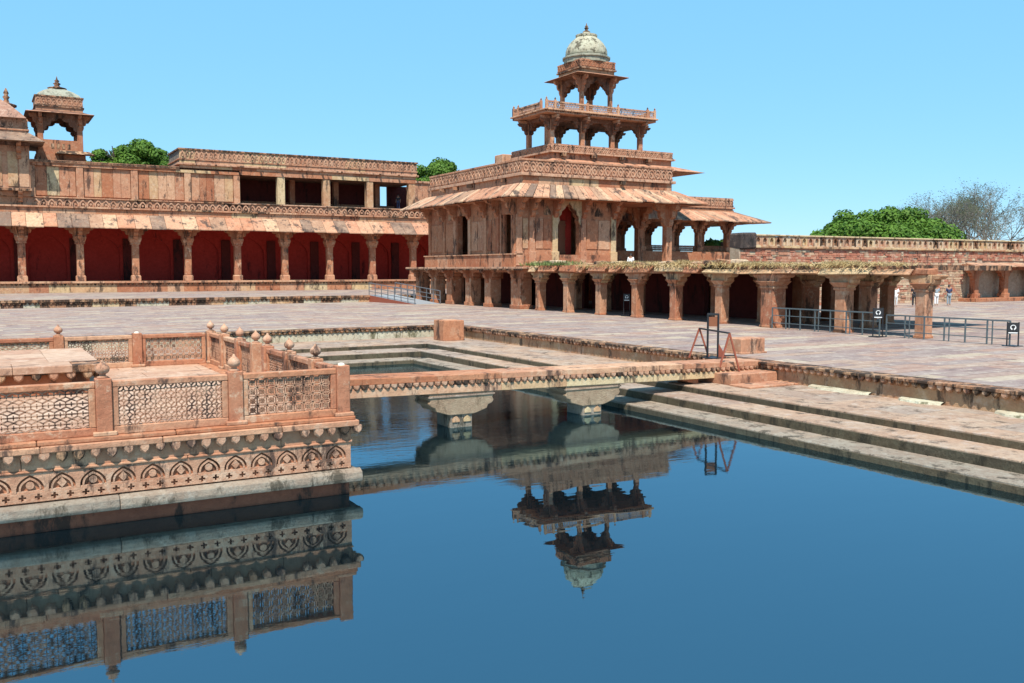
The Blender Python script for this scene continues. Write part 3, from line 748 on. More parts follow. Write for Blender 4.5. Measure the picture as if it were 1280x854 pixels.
def diamond_band(parent, name, mat, axis, a, e, plane, z0, z1, pitch, th, sgn=-1):
    mb = MB(); h = (z1 - z0); n = max(1, round((e - a) / pitch)); pitch = (e - a) / n; zc = (z0 + z1) / 2
    lo, hi = (plane - th, plane + .004) if sgn < 0 else (plane - .004, plane + th)
    for k in range(n):
        x = a + pitch * (k + .5)
        for q in range(8):
            t0, t1 = q * math.pi / 4, (q + 1) * math.pi / 4
            P = [(x + rr * pitch * math.cos(t_), zc + rr * h * .98 * math.sin(t_)) for rr, t_ in ((.48, t0), (.48, t1), (.33, t1), (.33, t0))]
            mb.prism(P, axis, lo, hi)
        mb.prism([(x + .13 * pitch, zc), (x, zc + .15 * h), (x - .13 * pitch, zc), (x, zc - .15 * h)], axis, lo, hi)
        for s in (-1, 1):
            mb.prism([(x + pitch * .5 + .11 * pitch, zc + s * h * .4), (x + pitch * .5, zc + s * h * .4 + .1 * h), (x + pitch * .5 - .11 * pitch, zc + s * h * .4), (x + pitch * .5, zc + s * h * .4 - .1 * h)], axis, lo, hi)
    return part(name, mb, mat, parent, stuff=True)
scallop_band(wing, 'parapet_arch_relief', 'carved', 'y', 4.9, 50, W - .2, 9.46, 10.2, .72, .1)
# upper storey: stone panels between pilasters, then an open gallery of four bays
UW = W + .15
part('upper_back', MB().box(4.9, 25.4, UW + .25, UW + .6, 10.2, 13.9), 'red', wing)
pil = [4.95, 9.4, 14.65, 20.05, 25.3]
for a, e in zip(pil[:-1], pil[1:]):
    x = a + .38
    while x < e - .4:
        w_ = min(random.uniform(.7, 1.2), e - .38 - x)
        if e - .38 - x - w_ < .4: w_ = e - .38 - x
        part('wall_panel', MB().box(x + .012, x + w_ - .012, UW + random.uniform(.1, .15), UW + .26, 10.5, 13.42), random.choice(['red', 'red', 'pink', 'pink', 'buff']), wing, .01); x += w_
for X_ in pil: part('pilaster', MB().box(X_ - .34, X_ + .34, UW - .06, UW + .3, 10.34, 13.45), 'pink', wing, .02)
split_x(wing, 'upper_lintel', ['pink', 'buff', 'red'], 4.9, 25.6, UW - .1, UW + .6, 13.45, 13.75, 2, 4)
part('upper_coping', MB().box(4.9, 19.2, UW - .2, UW + .7, 13.75, 14.05), 'carved', wing, .01)
diamond_band(wing, 'upper_coping_relief', 'dark', 'y', 5, 19.2, UW - .2, 13.78, 14.03, .3, .04)
gx = [25.3, 30.3, 35.68, 41.03, 46.5]
part('gallery_floor', MB().box(25.3, 62, UW - .1, UW + 6, 10.1, 10.4), 'joint', wing)
for X_ in gx[1:]: part('gallery_post', MB().box(X_ - .42, X_ + .42, UW - .06, UW + .7, 10.34, 13.5), 'buff', wing, .03)
for X_ in gx[1:-1]: part('inner_post', MB().box(X_ - .3 + 2.2, X_ + .3 + 2.2, UW + 3, UW + 3.6, 10.34, 13.5), 'red', wing)
part('gallery_back', MB().box(25.3, 44.4, UW + 5.6, UW + 6, 10.3, 13.6), 'shadered', wing)
part('gallery_back_end', MB().box(45.6, 62, UW + 5.6, UW + 6, 10.3, 13.6), 'shadered', wing)
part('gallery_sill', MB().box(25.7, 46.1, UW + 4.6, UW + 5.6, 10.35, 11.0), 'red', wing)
part('gallery_side', MB().box(25.2, 25.6, UW + .3, UW + 6, 10.3, 13.5), 'shadered', wing)
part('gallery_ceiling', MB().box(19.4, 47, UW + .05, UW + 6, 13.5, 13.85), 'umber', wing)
split_x(wing, 'gallery_lintel', ['pink', 'buff', 'red'], 25.61, 47.1, UW - .12, UW + .7, 13.5, 13.98, 2.4, 5)
part('end_wall', MB().box(46.9, 62, UW - .02, UW + .5, 10.34, 13.6), 'pink', wing, .01)
part('end_coping', MB().box(46.9, 62, UW - .2, UW + .6, 13.6, 13.85), 'carved', wing, .01)
part('roof_cornice', MB().box(19.0, 47.3, UW - .35, UW + 6.4, 14.3, 14.5), 'carved', wing, .02)
part('roof_wall', MB().box(19.3, 47.0, UW - .05, UW + 6.2, 13.99, 14.3), 'pink', wing)
split_x(wing, 'roof_block', ['pink', 'red', 'buff'], 19.3, 47.0, UW - .1, UW - .03, 13.99, 14.3, 1.5, 4)
part('roof_parapet', MB().box(19.25, 47.1, UW - .12, UW + 6.2, 14.5, 15.9), 'joint', wing)
split_x(wing, 'roof_parapet_block', ['carved', 'carved', 'pink', 'buff'], 19.22, 47.12, UW - .15, UW - .1, 14.5, 15.9, 1.6, 3.4, .008, 0)
part('roof_coping', MB().box(19.1, 47.25, UW - .28, UW + 6.3, 15.9, 16.08), 'dark', wing, .015)
part('roof_string', MB().box(19.1, 47.2, UW - .24, UW + 6.3, 14.85, 14.98), 'pink', wing)
scallop_band(wing, 'roof_arch_relief', 'carved', 'y', 19.3, 47.1, UW - .15, 15.02, 15.9, .5, .07)
for k in range(12): part('roof_spout', MB().box(20.5 + 2.4 * k, 20.7 + 2.4 * k, UW - .6, UW - .1, 14.32, 14.45), 'dark', wing)

# corner pavilion cut by the picture edge, and the rooftop kiosk
pav = thing('corner_pavilion', 'square upper pavilion with pyramid roof and balcony on the arcade roof', 'pavilion', (1.6, W + 2.5, 10.3))
part('wall', MB().box(-2.2, 4.85, W - .5, W + 5.5, 10.3, 15.2), 'pink', pav)
for a in (-1.2, .2, 1.6, 2.9, 3.9): part('wall_panel', MB().box(a, a + random.uniform(.75, .95), W - .56, W - .49, 11.2, 14.6), random.choice(['red', 'buff', 'pink']), pav, .01)
part('balcony_slab', MB().box(-2.6, 4.95, W - 1.2, W - .49, 10.75, 11.0), 'dark', pav, .02)
for a in (-.6, 1.6, 3.9):
    mb = MB(); bracket(mb, 'x', W - .5, -1, 9.7, 10.75, .65, a - .2, a + .2); part('balcony_bracket', mb, 'red', pav)
    mb = MB(); bracket(mb, 'x', W - .5, -1, 13.9, 15.6, 1.2, a - .2, a + .2); part('eave_bracket', mb, 'red', pav)
for s in (0, 1): part('gap_rail', MB().box(-2.2, -1.4, W - .6, W - .5, 11.2 + s * 1.6, 11.5 + s * 1.6), 'red', pav)
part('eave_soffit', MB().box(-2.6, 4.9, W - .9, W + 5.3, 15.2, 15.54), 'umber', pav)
part('eave', MB().hexa([(-4, W - 2.2, 15.55), (6.2, W - 2.2, 15.55), (6.2, W + 6.6, 15.55), (-4, W + 6.6, 15.55), (-2.6, W - .7, 16.5), (4.9, W - .7, 16.5), (4.9, W + 5.2, 16.5), (-2.6, W + 5.2, 16.5)]), 'eave', pav)
part('parapet', MB().box(-2.5, 4.8, W - .6, W + 5.1, 16.5, 17.85), 'carved', pav)
diamond_band(pav, 'parapet_relief', 'carved', 'y', -2.5, 4.8, W - .6, 16.95, 17.75, .6, .06)
part('string', MB().box(-2.6, 4.9, W - .7, W + 5.2, 16.7, 16.85), 'pink', pav)
part('roof', MB().lathe(1.15, W + 2.3, [(5.0, 17.85), (4.3, 18.4), (3.0, 19.3), (1.3, 20.2), (.5, 20.5)], 4, math.pi / 4), 'roofstone', pav)
part('finial', MB().lathe(3.1, W + 2.3, [(.9, 19.35), (.95, 19.55), (.3, 19.75), (.2, 20.1), (.34, 20.3), (.16, 20.5), (.26, 20.7), (.05, 21.2)], 10), 'dark', pav, 0, True)

def kiosk(root, cx_, cy_, hw, zf, zc, ze, ov, zb, mats, cw=.22, colw=None):
    """four columns, cusped brackets, broad eave; zf floor, zc beam, ze eave edge, zb top of roof drum"""
    colm, dk = mats
    for sx_ in (-1, 1):
        for sy_ in (-1, 1):
            x, y = cx_ + sx_ * hw, cy_ + sy_ * hw
            c = part('column', MB().box(x - cw, x + cw, y - cw, y + cw, zf, zc), colm, root, .03)
            part('base', MB().box(x - cw * 1.3, x + cw * 1.3, y - cw * 1.3, y + cw * 1.3, zf, zf + .3), colm, c, .02)
            b_ = MB(); L = hw * .80; hh = (zc - zf) * .36
            bracket(b_, 'y', x - sx_ * cw * .6, -sx_, zc - hh, zc, L, y - cw * .7, y + cw * .7)
            bracket(b_, 'x', y - sy_ * cw * .6, -sy_, zc - hh, zc, L, x - cw * .7, x + cw * .7)
            part('arch_bracket', b_, dk, c)
            b_ = MB(); bracket(b_, 'y', x + sx_ * cw * .6, sx_, zc - hh * .9, ze, ov * .8, y - cw * .6, y + cw * .6)
            bracket(b_, 'x', y + sy_ * cw * .6, sy_, zc - hh * .9, ze, ov * .8, x - cw * .6, x + cw * .6)
            part('eave_bracket', b_, colm, c)
    q = hw + cw
    b_ = MB(); ring(b_, (cx_ - q, cx_ + q, cy_ - q, cy_ + q), (cx_ - q + 2 * cw, cx_ + q - 2 * cw, cy_ - q + 2 * cw, cy_ + q - 2 * cw), zc - .001, ze + .15)
    part('beam', b_, dk, root)
    part('ceiling', MB().box(cx_ - q + .02, cx_ + q - .02, cy_ - q + .02, cy_ + q - .02, ze + .1, ze + .25), dk, root)
    e = q + ov
    def quad(w, z): return [(cx_ - w, cy_ - w, z), (cx_ + w, cy_ - w, z), (cx_ + w, cy_ + w, z), (cx_ - w, cy_ + w, z)]
    part('eave', MB().hexa(quad(e, ze) + quad(q + .1, ze + ov * .32)), dk, root)
    part('eave_slab', MB().hexa(quad(e + .03, ze + .02) + quad(e - .1, ze + .09)), 'eave', root)
kio = thing('rooftop_kiosk', 'small domed kiosk with dark wide eaves on the arcade roof', 'kiosk', (7.95, W + 4.2, 13.9))
KX, KY = 7.9, W + 4.2
part('base_wall', MB().box(KX - 2.3, KX + 2.3, KY - 2.3, KY + 2.3, 13.9, 14.9), 'red', kio)
b_ = MB(); ring(b_, (KX - 2.1, KX + 2.1, KY - 2.1, KY + 2.1), (KX - 1.9, KX + 1.9, KY - 1.9, KY + 1.9), 14.9, 16.35); part('parapet_screen', b_, 'red', kio)
for a in (-.75, -.25, .25, .75): part('screen_slot', MB().box(KX + a - .14, KX + a + .14, KY - 2.13, KY - 2.09, 15.45, 15.95), 'dark', kio)
part('balcony_hood', MB().hexa([(KX - .6, KY - 3.4, 14.85), (KX + 3.1, KY - 3.4, 14.85), (KX + 3.1, KY - 2.2, 14.85), (KX - .6, KY - 2.2, 14.85), (KX - .2, KY - 2.9, 15.2), (KX + 2.6, KY - 2.9, 15.2), (KX + 2.6, KY - 2.2, 15.25), (KX - .2, KY - 2.2, 15.25)]), 'dark', kio)
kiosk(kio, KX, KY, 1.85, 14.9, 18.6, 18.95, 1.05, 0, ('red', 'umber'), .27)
part('drum', MB().box(KX - 2.2, KX + 2.2, KY - 2.2, KY + 2.2, 19.2, 20.65), 'pink', kio)
part('drum_string', MB().box(KX - 2.32, KX + 2.32, KY - 2.32, KY + 2.32, 19.65, 19.78), 'dark', kio)
diamond_band(kio, 'drum_relief', 'carved', 'y', KX - 2.2, KX + 2.2, KY - 2.2, 19.84, 20.6, .5, .07)
part('drum_coping', MB().box(KX - 2.3, KX + 2.3, KY - 2.3, KY + 2.3, 20.65, 20.8), 'dark', kio)
part('dome', MB().lathe(KX, KY, [(2.95, 20.8), (2.7, 21.05), (2.0, 21.42), (1.2, 21.72), (.5, 21.9)], 4, math.pi / 4), 'greydome', kio)
part('finial', MB().lathe(KX, KY, [(.85, 21.8), (.95, 21.95), (.36, 22.1), (.22, 22.25), (.38, 22.42), (.16, 22.58), (.26, 22.72), (.1, 22.85), (.02, 23.2)], 10), 'dark', kio, 0, True)

# ------------------------------------------------------------------ tiered pavilion tower
GX = 35.3
tow = thing('tiered_pavilion', 'five tiered red sandstone pavilion narrowing to a small domed kiosk', 'palace', (43, 67, 0))
# ground storey facing the court: piers with carved brackets under a ledge
gp = [78.6, 75.3, 72.1, 68.5, 65.1, 60.6]
for k, y in enumerate(gp):
    w_ = .5 if k < 5 else .75
    p = part('pier', MB().box(GX, GX + 1.0, y - w_, y + w_, 0, 2.3), 'shaft', tow, .03)
    part('base', MB().box(GX - .08, GX + 1.05, y - w_ - .07, y + w_ + .07, -.01, .3), 'red', p, .02)
    b_ = MB(); bracket(b_, 'y', GX + .1, -1, 1.9, 2.98, .75, y - .22, y + .22)
    for s in (-1, 1): bracket(b_, 'x', y + s * w_ * .9, s, 2.15, 2.9, .6, GX + .1, GX + .8)
    b_.box(GX + .05, GX + 1.2, y - w_ * .95, y + w_ * .95, 2.28, 2.95)
    part('bracket', b_, 'red', p)
part('lintel', MB().box(GX + .06, GX + 1.6, 58.6, 79.2, 2.78, 3.05), 'red', tow)
yy = 58.4
while yy < 79.6:
    l = random.uniform(1.6, 2.6); part('ledge_slab', MB().box(GX - .72, GX + 1.0, yy + .01, min(yy + l, 79.8) - .01, 3.05, 3.2), 'carved', tow, .02); yy += l
dm = MB(); yy = 58.5
while yy < 79.7: merge(dm, drip(.05, .2, .14), T(GX - .66, yy, 3.06, -HALF)); yy += .28
part('ledge_drip_lobes', dm, 'dark', tow, stuff=True)
part('dado', MB().box(35.35, 44.9, 60.8, 77, 3.2, 4.15), 'red', tow)
yy = 60.78
while yy < 77:
    l = min(random.uniform(1.4, 2.4), 77.02 - yy); part('dado_block', MB().box(35.28, 35.36, yy + .006, yy + l - .006, 3.21, 4.12), random.choice(['red', 'pink']), tow, .008); yy += l
part('dado_coping', MB().box(35.2, 36, 60.7, 77.1, 4.12, 4.22), 'pink', tow, .01)
# ground storey inner walls
part('inner_wall', MB().box(40.4, 40.8, 58.8, 64.8, 0, 2.8), 'shadered', tow)
part('inner_wall', MB().box(40.4, 40.8, 66.0, 79.2, 0, 2.8), 'shadered', tow)
for y in (66.6, 74.2, 77.5): part('inner_pier', MB().box(39.3, 40.1, y - .45, y + .45, 0, 2.8), 'red', tow)
part('east_wall', MB().box(49.5, 50.0, 45, 66, 0, 2.8), 'red', tow)
part('first_floor_slab', MB().box(GX + .3, 51, 58.6, 79.3, 2.79, 3.19), 'red', tow)
# first storey walls
FX0, FY0 = 35.5, 60.9
def wseg(name, x0, x1, y0, y1, z0, z1, mat='red', bevel=.0): return part(name, MB().box(x0, x1, y0, y1, z0, z1), mat, tow, bevel)
segs = [(76.6, 70.8), (68.85, 63.15), (61.55, 60.9)]
for a, e in segs: wseg('west_wall', FX0, FX0 + .5, e, a, 4.15, 8.6)
wseg('west_wall_head', FX0, FX0 + .5, 68.85, 70.8, 7.5, 8.6); wseg('west_wall_head', FX0, FX0 + .5, 61.55, 63.15, 7.25, 8.6)
for y in (76.2, 73.3, 71.15, 68.45, 65.7, 63.65, 61.2):
    p = part('pilaster', MB().box(FX0 - .12, FX0 + .1, y - .22, y + .22, 4.22, 7.35), random.choice(['red', 'red', 'pink']), tow, .02)
    b_ = MB(); bracket(b_, 'y', FX0 - .02, -1, 7.1, 8.5, 1.15, y - .17, y + .17)
    part('eave_bracket', b_, 'red', p)
for a, e in ((73.7, 74.7), (74.8, 75.9), (71.5, 72.9), (66.1, 67.0), (67.1, 68.1), (64.0, 64.6), (64.7, 65.4)):
    part('wall_panel', MB().box(FX0 - .05, FX0 + .05, a, e, 4.5, 6.9), random.choice(['red', 'red', 'pink']), tow, .015)
for yc in (72.2, 66.2, 74.0): part('niche', MB().prism([(yc - .3, 7.2), (yc + .3, 7.2), (yc + .3, 7.5), (yc, 7.95), (yc - .3, 7.5)], 'x', FX0 - .04, FX0 + .01), 'dark', tow)
wseg('window_frame', FX0 - .06, FX0 + .3, 61.42, 61.56, 4.2, 7.3, 'pink'); wseg('window_frame', FX0 - .06, FX0 + .3, 63.14, 63.28, 4.2, 7.3, 'pink')
wseg('window_shutter', FX0 + .1, FX0 + .3, 62.85, 63.13, 4.2, 7.25, 'red')
wseg('south_wall', FX0 + .5, 39.3, FY0, FY0 + .5, 3.2, 8.6); wseg('south_wall', 41.3, 44.9, FY0, FY0 + .5, 3.2, 8.6)
mb = MB(); spandrel(mb, 'y', 40.3, 2.0, 6.5, 8.1, 8.6, FY0, FY0 + .5, None, 1); part('door_arch', mb, 'red', tow)
mb = MB(); spandrel(mb, 'y', 40.3, 2.05, 6.5, 8.15, 8.5, FY0 - .1, FY0 - .001, 2.6, 1); part('door_hood', mb, 'buff', tow)
wseg('door_back', 39.0, 41.6, FY0 + 1.6, FY0 + 1.8, 3.2, 8.6, 'paint')
for x in (39.95, 40.65): part('door_leaf', MB().box(x - .32, x + .32, FY0 + 1.5, FY0 + 1.6, 3.3, 6.9), 'brown', tow, .02)
for z in (4.3, 5.4, 6.5): part('door_rail', MB().box(39.6, 41, FY0 + 1.44, FY0 + 1.5, z, z + .12), 'brown', tow)
for x, m_ in ((35.75, 'pink'), (36.9, 'pink'), (39.0, 'buff'), (41.65, 'pink'), (44.6, 'buff')):
    p = part('pilaster', MB().box(x - .24, x + .24, FY0 - .12, FY0 + .1, 3.4, 7.2), m_, tow, .02)
    part('base', MB().box(x - .32, x + .32, FY0 - .2, FY0 + .1, 3.3, 4.4), m_, p, .02)
    b_ = MB(); bracket(b_, 'x', FY0 - .02, -1, 7.0, 8.5, 1.2, x - .17, x + .17); part('eave_bracket', b_, 'red', p)
for a, e in ((36.1, 36.55), (37.25, 37.9), (37.95, 38.65), (42.0, 43.1), (43.15, 44.25)):
    part('wall_panel', MB().box(a, e, FY0 - .05, FY0 + .05, 4.6, 6.9), random.choice(['red', 'pink', 'buff']), tow, .015)
for xc in (37.2, 38.3, 43.1): part('niche', MB().prism([(xc - .3, 7.2), (xc + .3, 7.2), (xc + .3, 7.5), (xc, 7.95), (xc - .3, 7.5)], 'y', FY0 - .04, FY0 + .01), 'dark', tow)
wseg('hall_wall', 44.7, 45.1, FY0 + .5, 68, 3.2, 8.6); wseg('hall_north', FX0, 44.9, 76.1, 76.6, 3.2, 8.6)
def post(x, y, z0, z1, w_, mat='shaft', reach=1.2, dirs='xy', parent=None, bm=None):
    c = part('column', MB().box(x - w_, x + w_, y - w_, y + w_, z0, z1), mat, parent or tow, .03)
    part('base', MB().box(x - w_ * 1.35, x + w_ * 1.35, y - w_ * 1.35, y + w_ * 1.35, z0, z0 + .45), mat, c, .03)
    b_ = MB(); h_ = (z1 - z0) * .36
    for s in (-1, 1):
        if 'x' in dirs: bracket(b_, 'y', x + s * w_ * .7, s, z1 - h_, z1, reach, y - w_ * .7, y + w_ * .7)
        if 'y' in dirs: bracket(b_, 'x', y + s * w_ * .7, s, z1 - h_, z1, reach, x - w_ * .7, x + w_ * .7)
    part('bracket', b_, bm or mat, c); return c
for x, y in ((50.4, 61.15), (47.4, 64.8), (50.4, 65.0), (50.4, 69.0), (50.4, 73.0), (47.4, 69.0), (47.4, 76), (50.4, 76.4)): post(x, y, 3.2, 8.4, .30)
wseg('beam', 44.9, 50.8, 60.95, 61.4, 8.38, 8.62); wseg('beam', 50.1, 50.7, 61.4, 76.6, 8.38, 8.62)
wseg('roof_slab', FX0 + .02, 50.8, 60.92, 76.6, 8.6, 9.45)
eave_x(tow, 33.95, 53.25, 59.2, 8.48, 60.35, 9.5, .55, .85, 1.6, 2.7)
eave_y(tow, 59.2, 79.6, 33.95, 8.48, 35.5, 9.5, .55, .85, 1.15, 2.6)
eave_y(tow, 59.2, 78.5, 53.25, 8.48, 50.5, 9.5, 1.2, 1.8, 1.15, 1.6)
part('eave_soffit', MB().hexa([(34.2, 59.5, 8.36), (53, 59.5, 8.36), (53, 78.3, 8.36), (34.2, 79.3, 8.36), (35.6, 60.6, 8.9), (50.4, 60.6, 8.9), (50.4, 77, 8.9), (35.6, 77, 8.9)]), 'red', tow)
wseg('roof_wall', 35.8, 50.25, 60.45, 76.6, 9.4, 10.08, 'pink')
x = 35.82
while x < 50.2:
    l = min(random.uniform(.9, 1.9), 50.22 - x); part('roof_wall_block', MB().box(x + .006, x + l - .006, 60.40, 60.46, 9.45, 10.06), random.choice(['pink', 'red', 'pink', 'buff']), tow, .008); x += l
wseg('roof_string', 35.6, 50.5, 60.2, 76.8, 10.08, 10.3, 'carved', .02)
b_ = MB(); ring(b_, (35.75, 50.25, 60.4, 76.65), (36.1, 49.9, 60.75, 76.3), 10.3, 11.3); part('lower_parapet', b_, 'carved', tow)
diamond_band(tow, 'lower_parapet_relief', 'carved', 'y', 35.75, 50.25, 60.4, 10.36, 11.18, .62, .07)
diamond_band(tow, 'lower_parapet_relief', 'carved', 'x', 60.4, 76.65, 35.75, 10.36, 11.18, .62, .07)
b_ = MB(); ring(b_, (35.66, 50.34, 60.31, 76.74), (36.12, 49.88, 60.77, 76.28), 11.22, 11.36); part('lower_coping', b_, 'pink', tow, .01)
wseg('lower_terrace', 36.1, 49.9, 60.75, 76.3, 9.9, 10.2, 'deck')
for y in (73.8, 71.2, 68.6, 63): part('spout', MB().box(35.3, 35.9, y - .1, y + .1, 9.75, 10.02), 'dark', tow)
for x in (45.0,): part('spout', MB().box(x - .15, x + .15, 59.95, 60.5, 9.75, 10.03), 'dark', tow)
# second storey, mostly behind the parapet
for x in (42.6, 46.5, 50.5, 54.3):
    for y in (66.6, 72.2): post(x, y, 10.2, 12.2, .26, 'red', .8)
wseg('second_core', 44, 53.5, 68, 72, 10.2, 12.2, 'red')
wseg('second_roof', 42.1, 54.9, 66.15, 72.75, 12.2, 12.8, 'pink')
part('second_eave', MB().hexa([(40.4, 64.6, 11.75), (57.6, 64.6, 11.75), (57.6, 74.3, 11.75), (40.4, 74.3, 11.75), (42.2, 66.2, 12.35), (54.8, 66.2, 12.35), (54.8, 72.6, 12.35), (42.2, 72.6, 12.35)]), 'eave', tow)
wseg('second_string', 41.8, 55.15, 65.85, 73.0, 12.8, 12.95, 'carved', .015)
b_ = MB(); ring(b_, (42.0, 54.95, 66.05, 72.8), (42.3, 54.65, 66.35, 72.5), 12.95, 13.55); part('middle_parapet', b_, 'carved', tow)
diamond_band(tow, 'middle_parapet_relief', 'carved', 'y', 42.0, 54.95, 66.05, 12.97, 13.5, .45, .05)
diamond_band(tow, 'middle_parapet_relief', 'carved', 'x', 66.05, 72.8, 42.0, 12.97, 13.5, .45, .05)
wseg('third_floor', 42.3, 54.65, 66.35, 72.5, 12.8, 13.1, 'deck')
for x in (43, 46.1, 49.1, 52): part('spout', MB().box(x - .15, x + .15, 65.5, 66.2, 12.5, 12.78), 'dark', tow)
part('broken_masonry', MB().box(41.0, 42.0, 72.7, 74.2, 12.2, 13.3), 'brick', tow, .06)
# third storey
for x in (42.25, 45.35, 48.5, 51.6):
    for y in (66.55, 70.2): 
        post(x, y, 13.0, 15.65, .2, 'shaft', .95, bm='umber')
        for s in (-1, 1):
            if (s < 0) == (y < 68):
                b_ = MB(); bracket(b_, 'x', y + s * .1, s, 14.75, 15.9, .95, x - .13, x + .13); part('outer_bracket', b_, 'pink', tow)
for y in (66.55, 70.2):
    b_ = MB(); bracket(b_, 'y', 42.15, -1, 14.75, 15.9, .95, y - .13, y + .13); part('outer_bracket', b_, 'pink', tow)
for y in (66.9, 67.2): part('corner_post', MB().box(42.1, 42.4, y, y + .22, 13.0, 15.65), 'shaft', tow)
wseg('third_beam', 42.0, 51.85, 66.3, 70.45, 15.6, 15.95, 'umber')
wseg('balcony_slab', 41.0, 52.5, 65.4, 70.95, 15.95, 16.15, 'carved', .03)
wseg('balcony_edge', 40.85, 52.65, 65.25, 71.1, 16.15, 16.27, 'pink', .02)
dm = MB(); x = 41.0
while x < 52.5: merge(dm, drip(.05, .17, .13), T(x, 65.42, 16.16)); x += .24
part('balcony_drip_lobes', dm, 'dark', tow, stuff=True)
rl = thing
def rail_run(along, us, o):
    for k, u in enumerate(us):
        x, y = (u, o) if along == 'x' else (o, u)
        p = part('rail_post', MB().box(x - .1, x + .1, y - .1, y + .1, 16.27, 17.02), 'pink', tow, .015)
        part('knob', MB().lathe(x, y, [(.05, 17.02), (.09, 17.1), (.05, 17.18), (.01, 17.24)], 6), 'dark', p)
        if k:
            a, e = us[k - 1] + .1, u - .1
            f = MB()
            if along == 'x': f.box(a, e, o - .06, o + .06, 16.80, 16.92); f.box(a, e, o - .06, o + .06, 16.27, 16.38)
            else: f.box(o - .06, o + .06, a, e, 16.80, 16.92); f.box(o - .06, o + .06, a, e, 16.27, 16.38)
            fr_ = part('rail_frame', f, 'pink', tow)
            l = MB(); n = max(2, int((e - a) / .16))
            for q in range(n):
                for s in (0, 1):
                    u0, u1 = a + (e - a) * q / n, a + (e - a) * (q + 1) / n
                    P = ((u0, 16.38 + .42 * s), (u1, 16.8 - .42 * s))
                    pp = [((v[0], o, v[1]) if along == 'x' else (o, v[0], v[1])) for v in P]
                    l.bar(pp[0], pp[1], .05, .045)
            part('rail_lattice', l, 'carved', fr_, stuff=True)
rail_run('x', [41.1, 41.95, 45.2, 48.4, 51.6, 52.4], 65.5); rail_run('y', [66.35, 70.1, 70.85], 41.1)
rail_run('x', [41.1, 45.2, 48.4, 52.4], 70.9); rail_run('y', [66.35, 70.1], 52.4)
# crowning kiosk
kiosk(tow, 46.9, 68.2, 1.5, 16.2, 19.25, 19.55, 1.0, 0, ('shaft', 'umber'), .17)
wseg('crown_wall', 45.15, 48.65, 66.45, 69.95, 19.8, 20.15, 'buff'); wseg('crown_string', 45.0, 48.8, 66.3, 70.1, 20.15, 20.27, 'dark')
wseg('crown_parapet', 45.1, 48.7, 66.4, 70.0, 20.27, 20.95, 'carved')
diamond_band(tow, 'crown_relief', 'red', 'y', 45.1, 48.7, 66.4, 20.32, 20.92, .36, .05)
diamond_band(tow, 'crown_relief', 'red', 'x', 66.4, 70.0, 45.1, 20.32, 20.92, .36, .05)
part('dome_ring', MB().lathe(46.9, 68.2, [(2.0, 20.9), (2.0, 21.25), (2.12, 21.3), (2.12, 21.42), (1.95, 21.5)], 16), 'greydome', tow)
dmb = MB().lathe(46.9, 68.2, [(1.72, 21.45), (1.80, 21.68), (1.78, 21.95), (1.66, 22.3), (1.44, 22.66), (1.14, 22.98), (.80, 23.25), (.50, 23.46), (.30, 23.66)], 48)
dmb.v = [(46.9 + (x - 46.9) * (1 + .035 * abs(math.cos(8 * math.atan2(y - 68.2, x - 46.9)))), 68.2 + (y - 68.2) * (1 + .035 * abs(math.cos(8 * math.atan2(y - 68.2, x - 46.9)))), z) for x, y, z in dmb.v]
dm_ = part('dome', dmb, 'dome', tow, 0, True)
lo = MB()
for k in range(16):
    a = 2 * math.pi * k / 16; merge(lo, drip(.12, .34, .3), T(46.9 + .82 * math.cos(a), 68.2 + .82 * math.sin(a), 23.42, a + HALF))
part('lotus_petals', lo, 'dome', dm_, stuff=True)
part('finial', MB().lathe(46.9, 68.2, [(.3, 23.6), (.34, 23.72), (.14, 23.84), (.12, 23.95), (.22, 24.03), (.11, 24.12), (.16, 24.2), (.06, 24.28), (.01, 24.5)], 10), 'dark', dm_, 0, True)
# far loggia joined to the first storey
lg = thing('rear_loggia', 'open columned loggia with striped sloping eaves behind the tiered pavilion', 'loggia', (60, 73, 0))
part('podium', MB().box(51.2, 66.2, 69.6, 79, 0, 4.75), 'red', lg)
for x in (54.6, 58.2, 61.7, 65.5):
    for y in (70.1, 74, 78): post(x, y, 4.75, 7.6, .28, 'red', .95, parent=lg)
for x in (56.4, 59.95, 63.6):
    l_ = lattice(2.9, .55, 1); l_.v = [(a + x - 1.45, b2 + 70.1, c + 4.8) for a, b2, c in l_.v]; part('low_screen', l_, 'red', lg)
part('roof_slab', MB().box(53.8, 66.0, 69.7, 78.5, 7.6, 8.9), 'red', lg)
eave_x(lg, 52.2, 69.5, 68.0, 7.75, 69.65, 8.75, .5, .8, 1.6, 3.4)
eave_y(lg, 68.0, 80, 69.5, 7.75, 66.05, 8.75, 1, 1.6, 1.6, 1.5)
part('parapet', MB().box(54.0, 65.9, 69.75, 78.4, 8.9, 10.1), 'carved', lg)
part('string', MB().box(53.9, 66.05, 69.6, 78.5, 9.05, 9.2), 'pink', lg)
diamond_band(lg, 'parapet_relief', 'carved', 'y', 54.0, 65.9, 69.75, 9.25, 10.02, .5, .06)

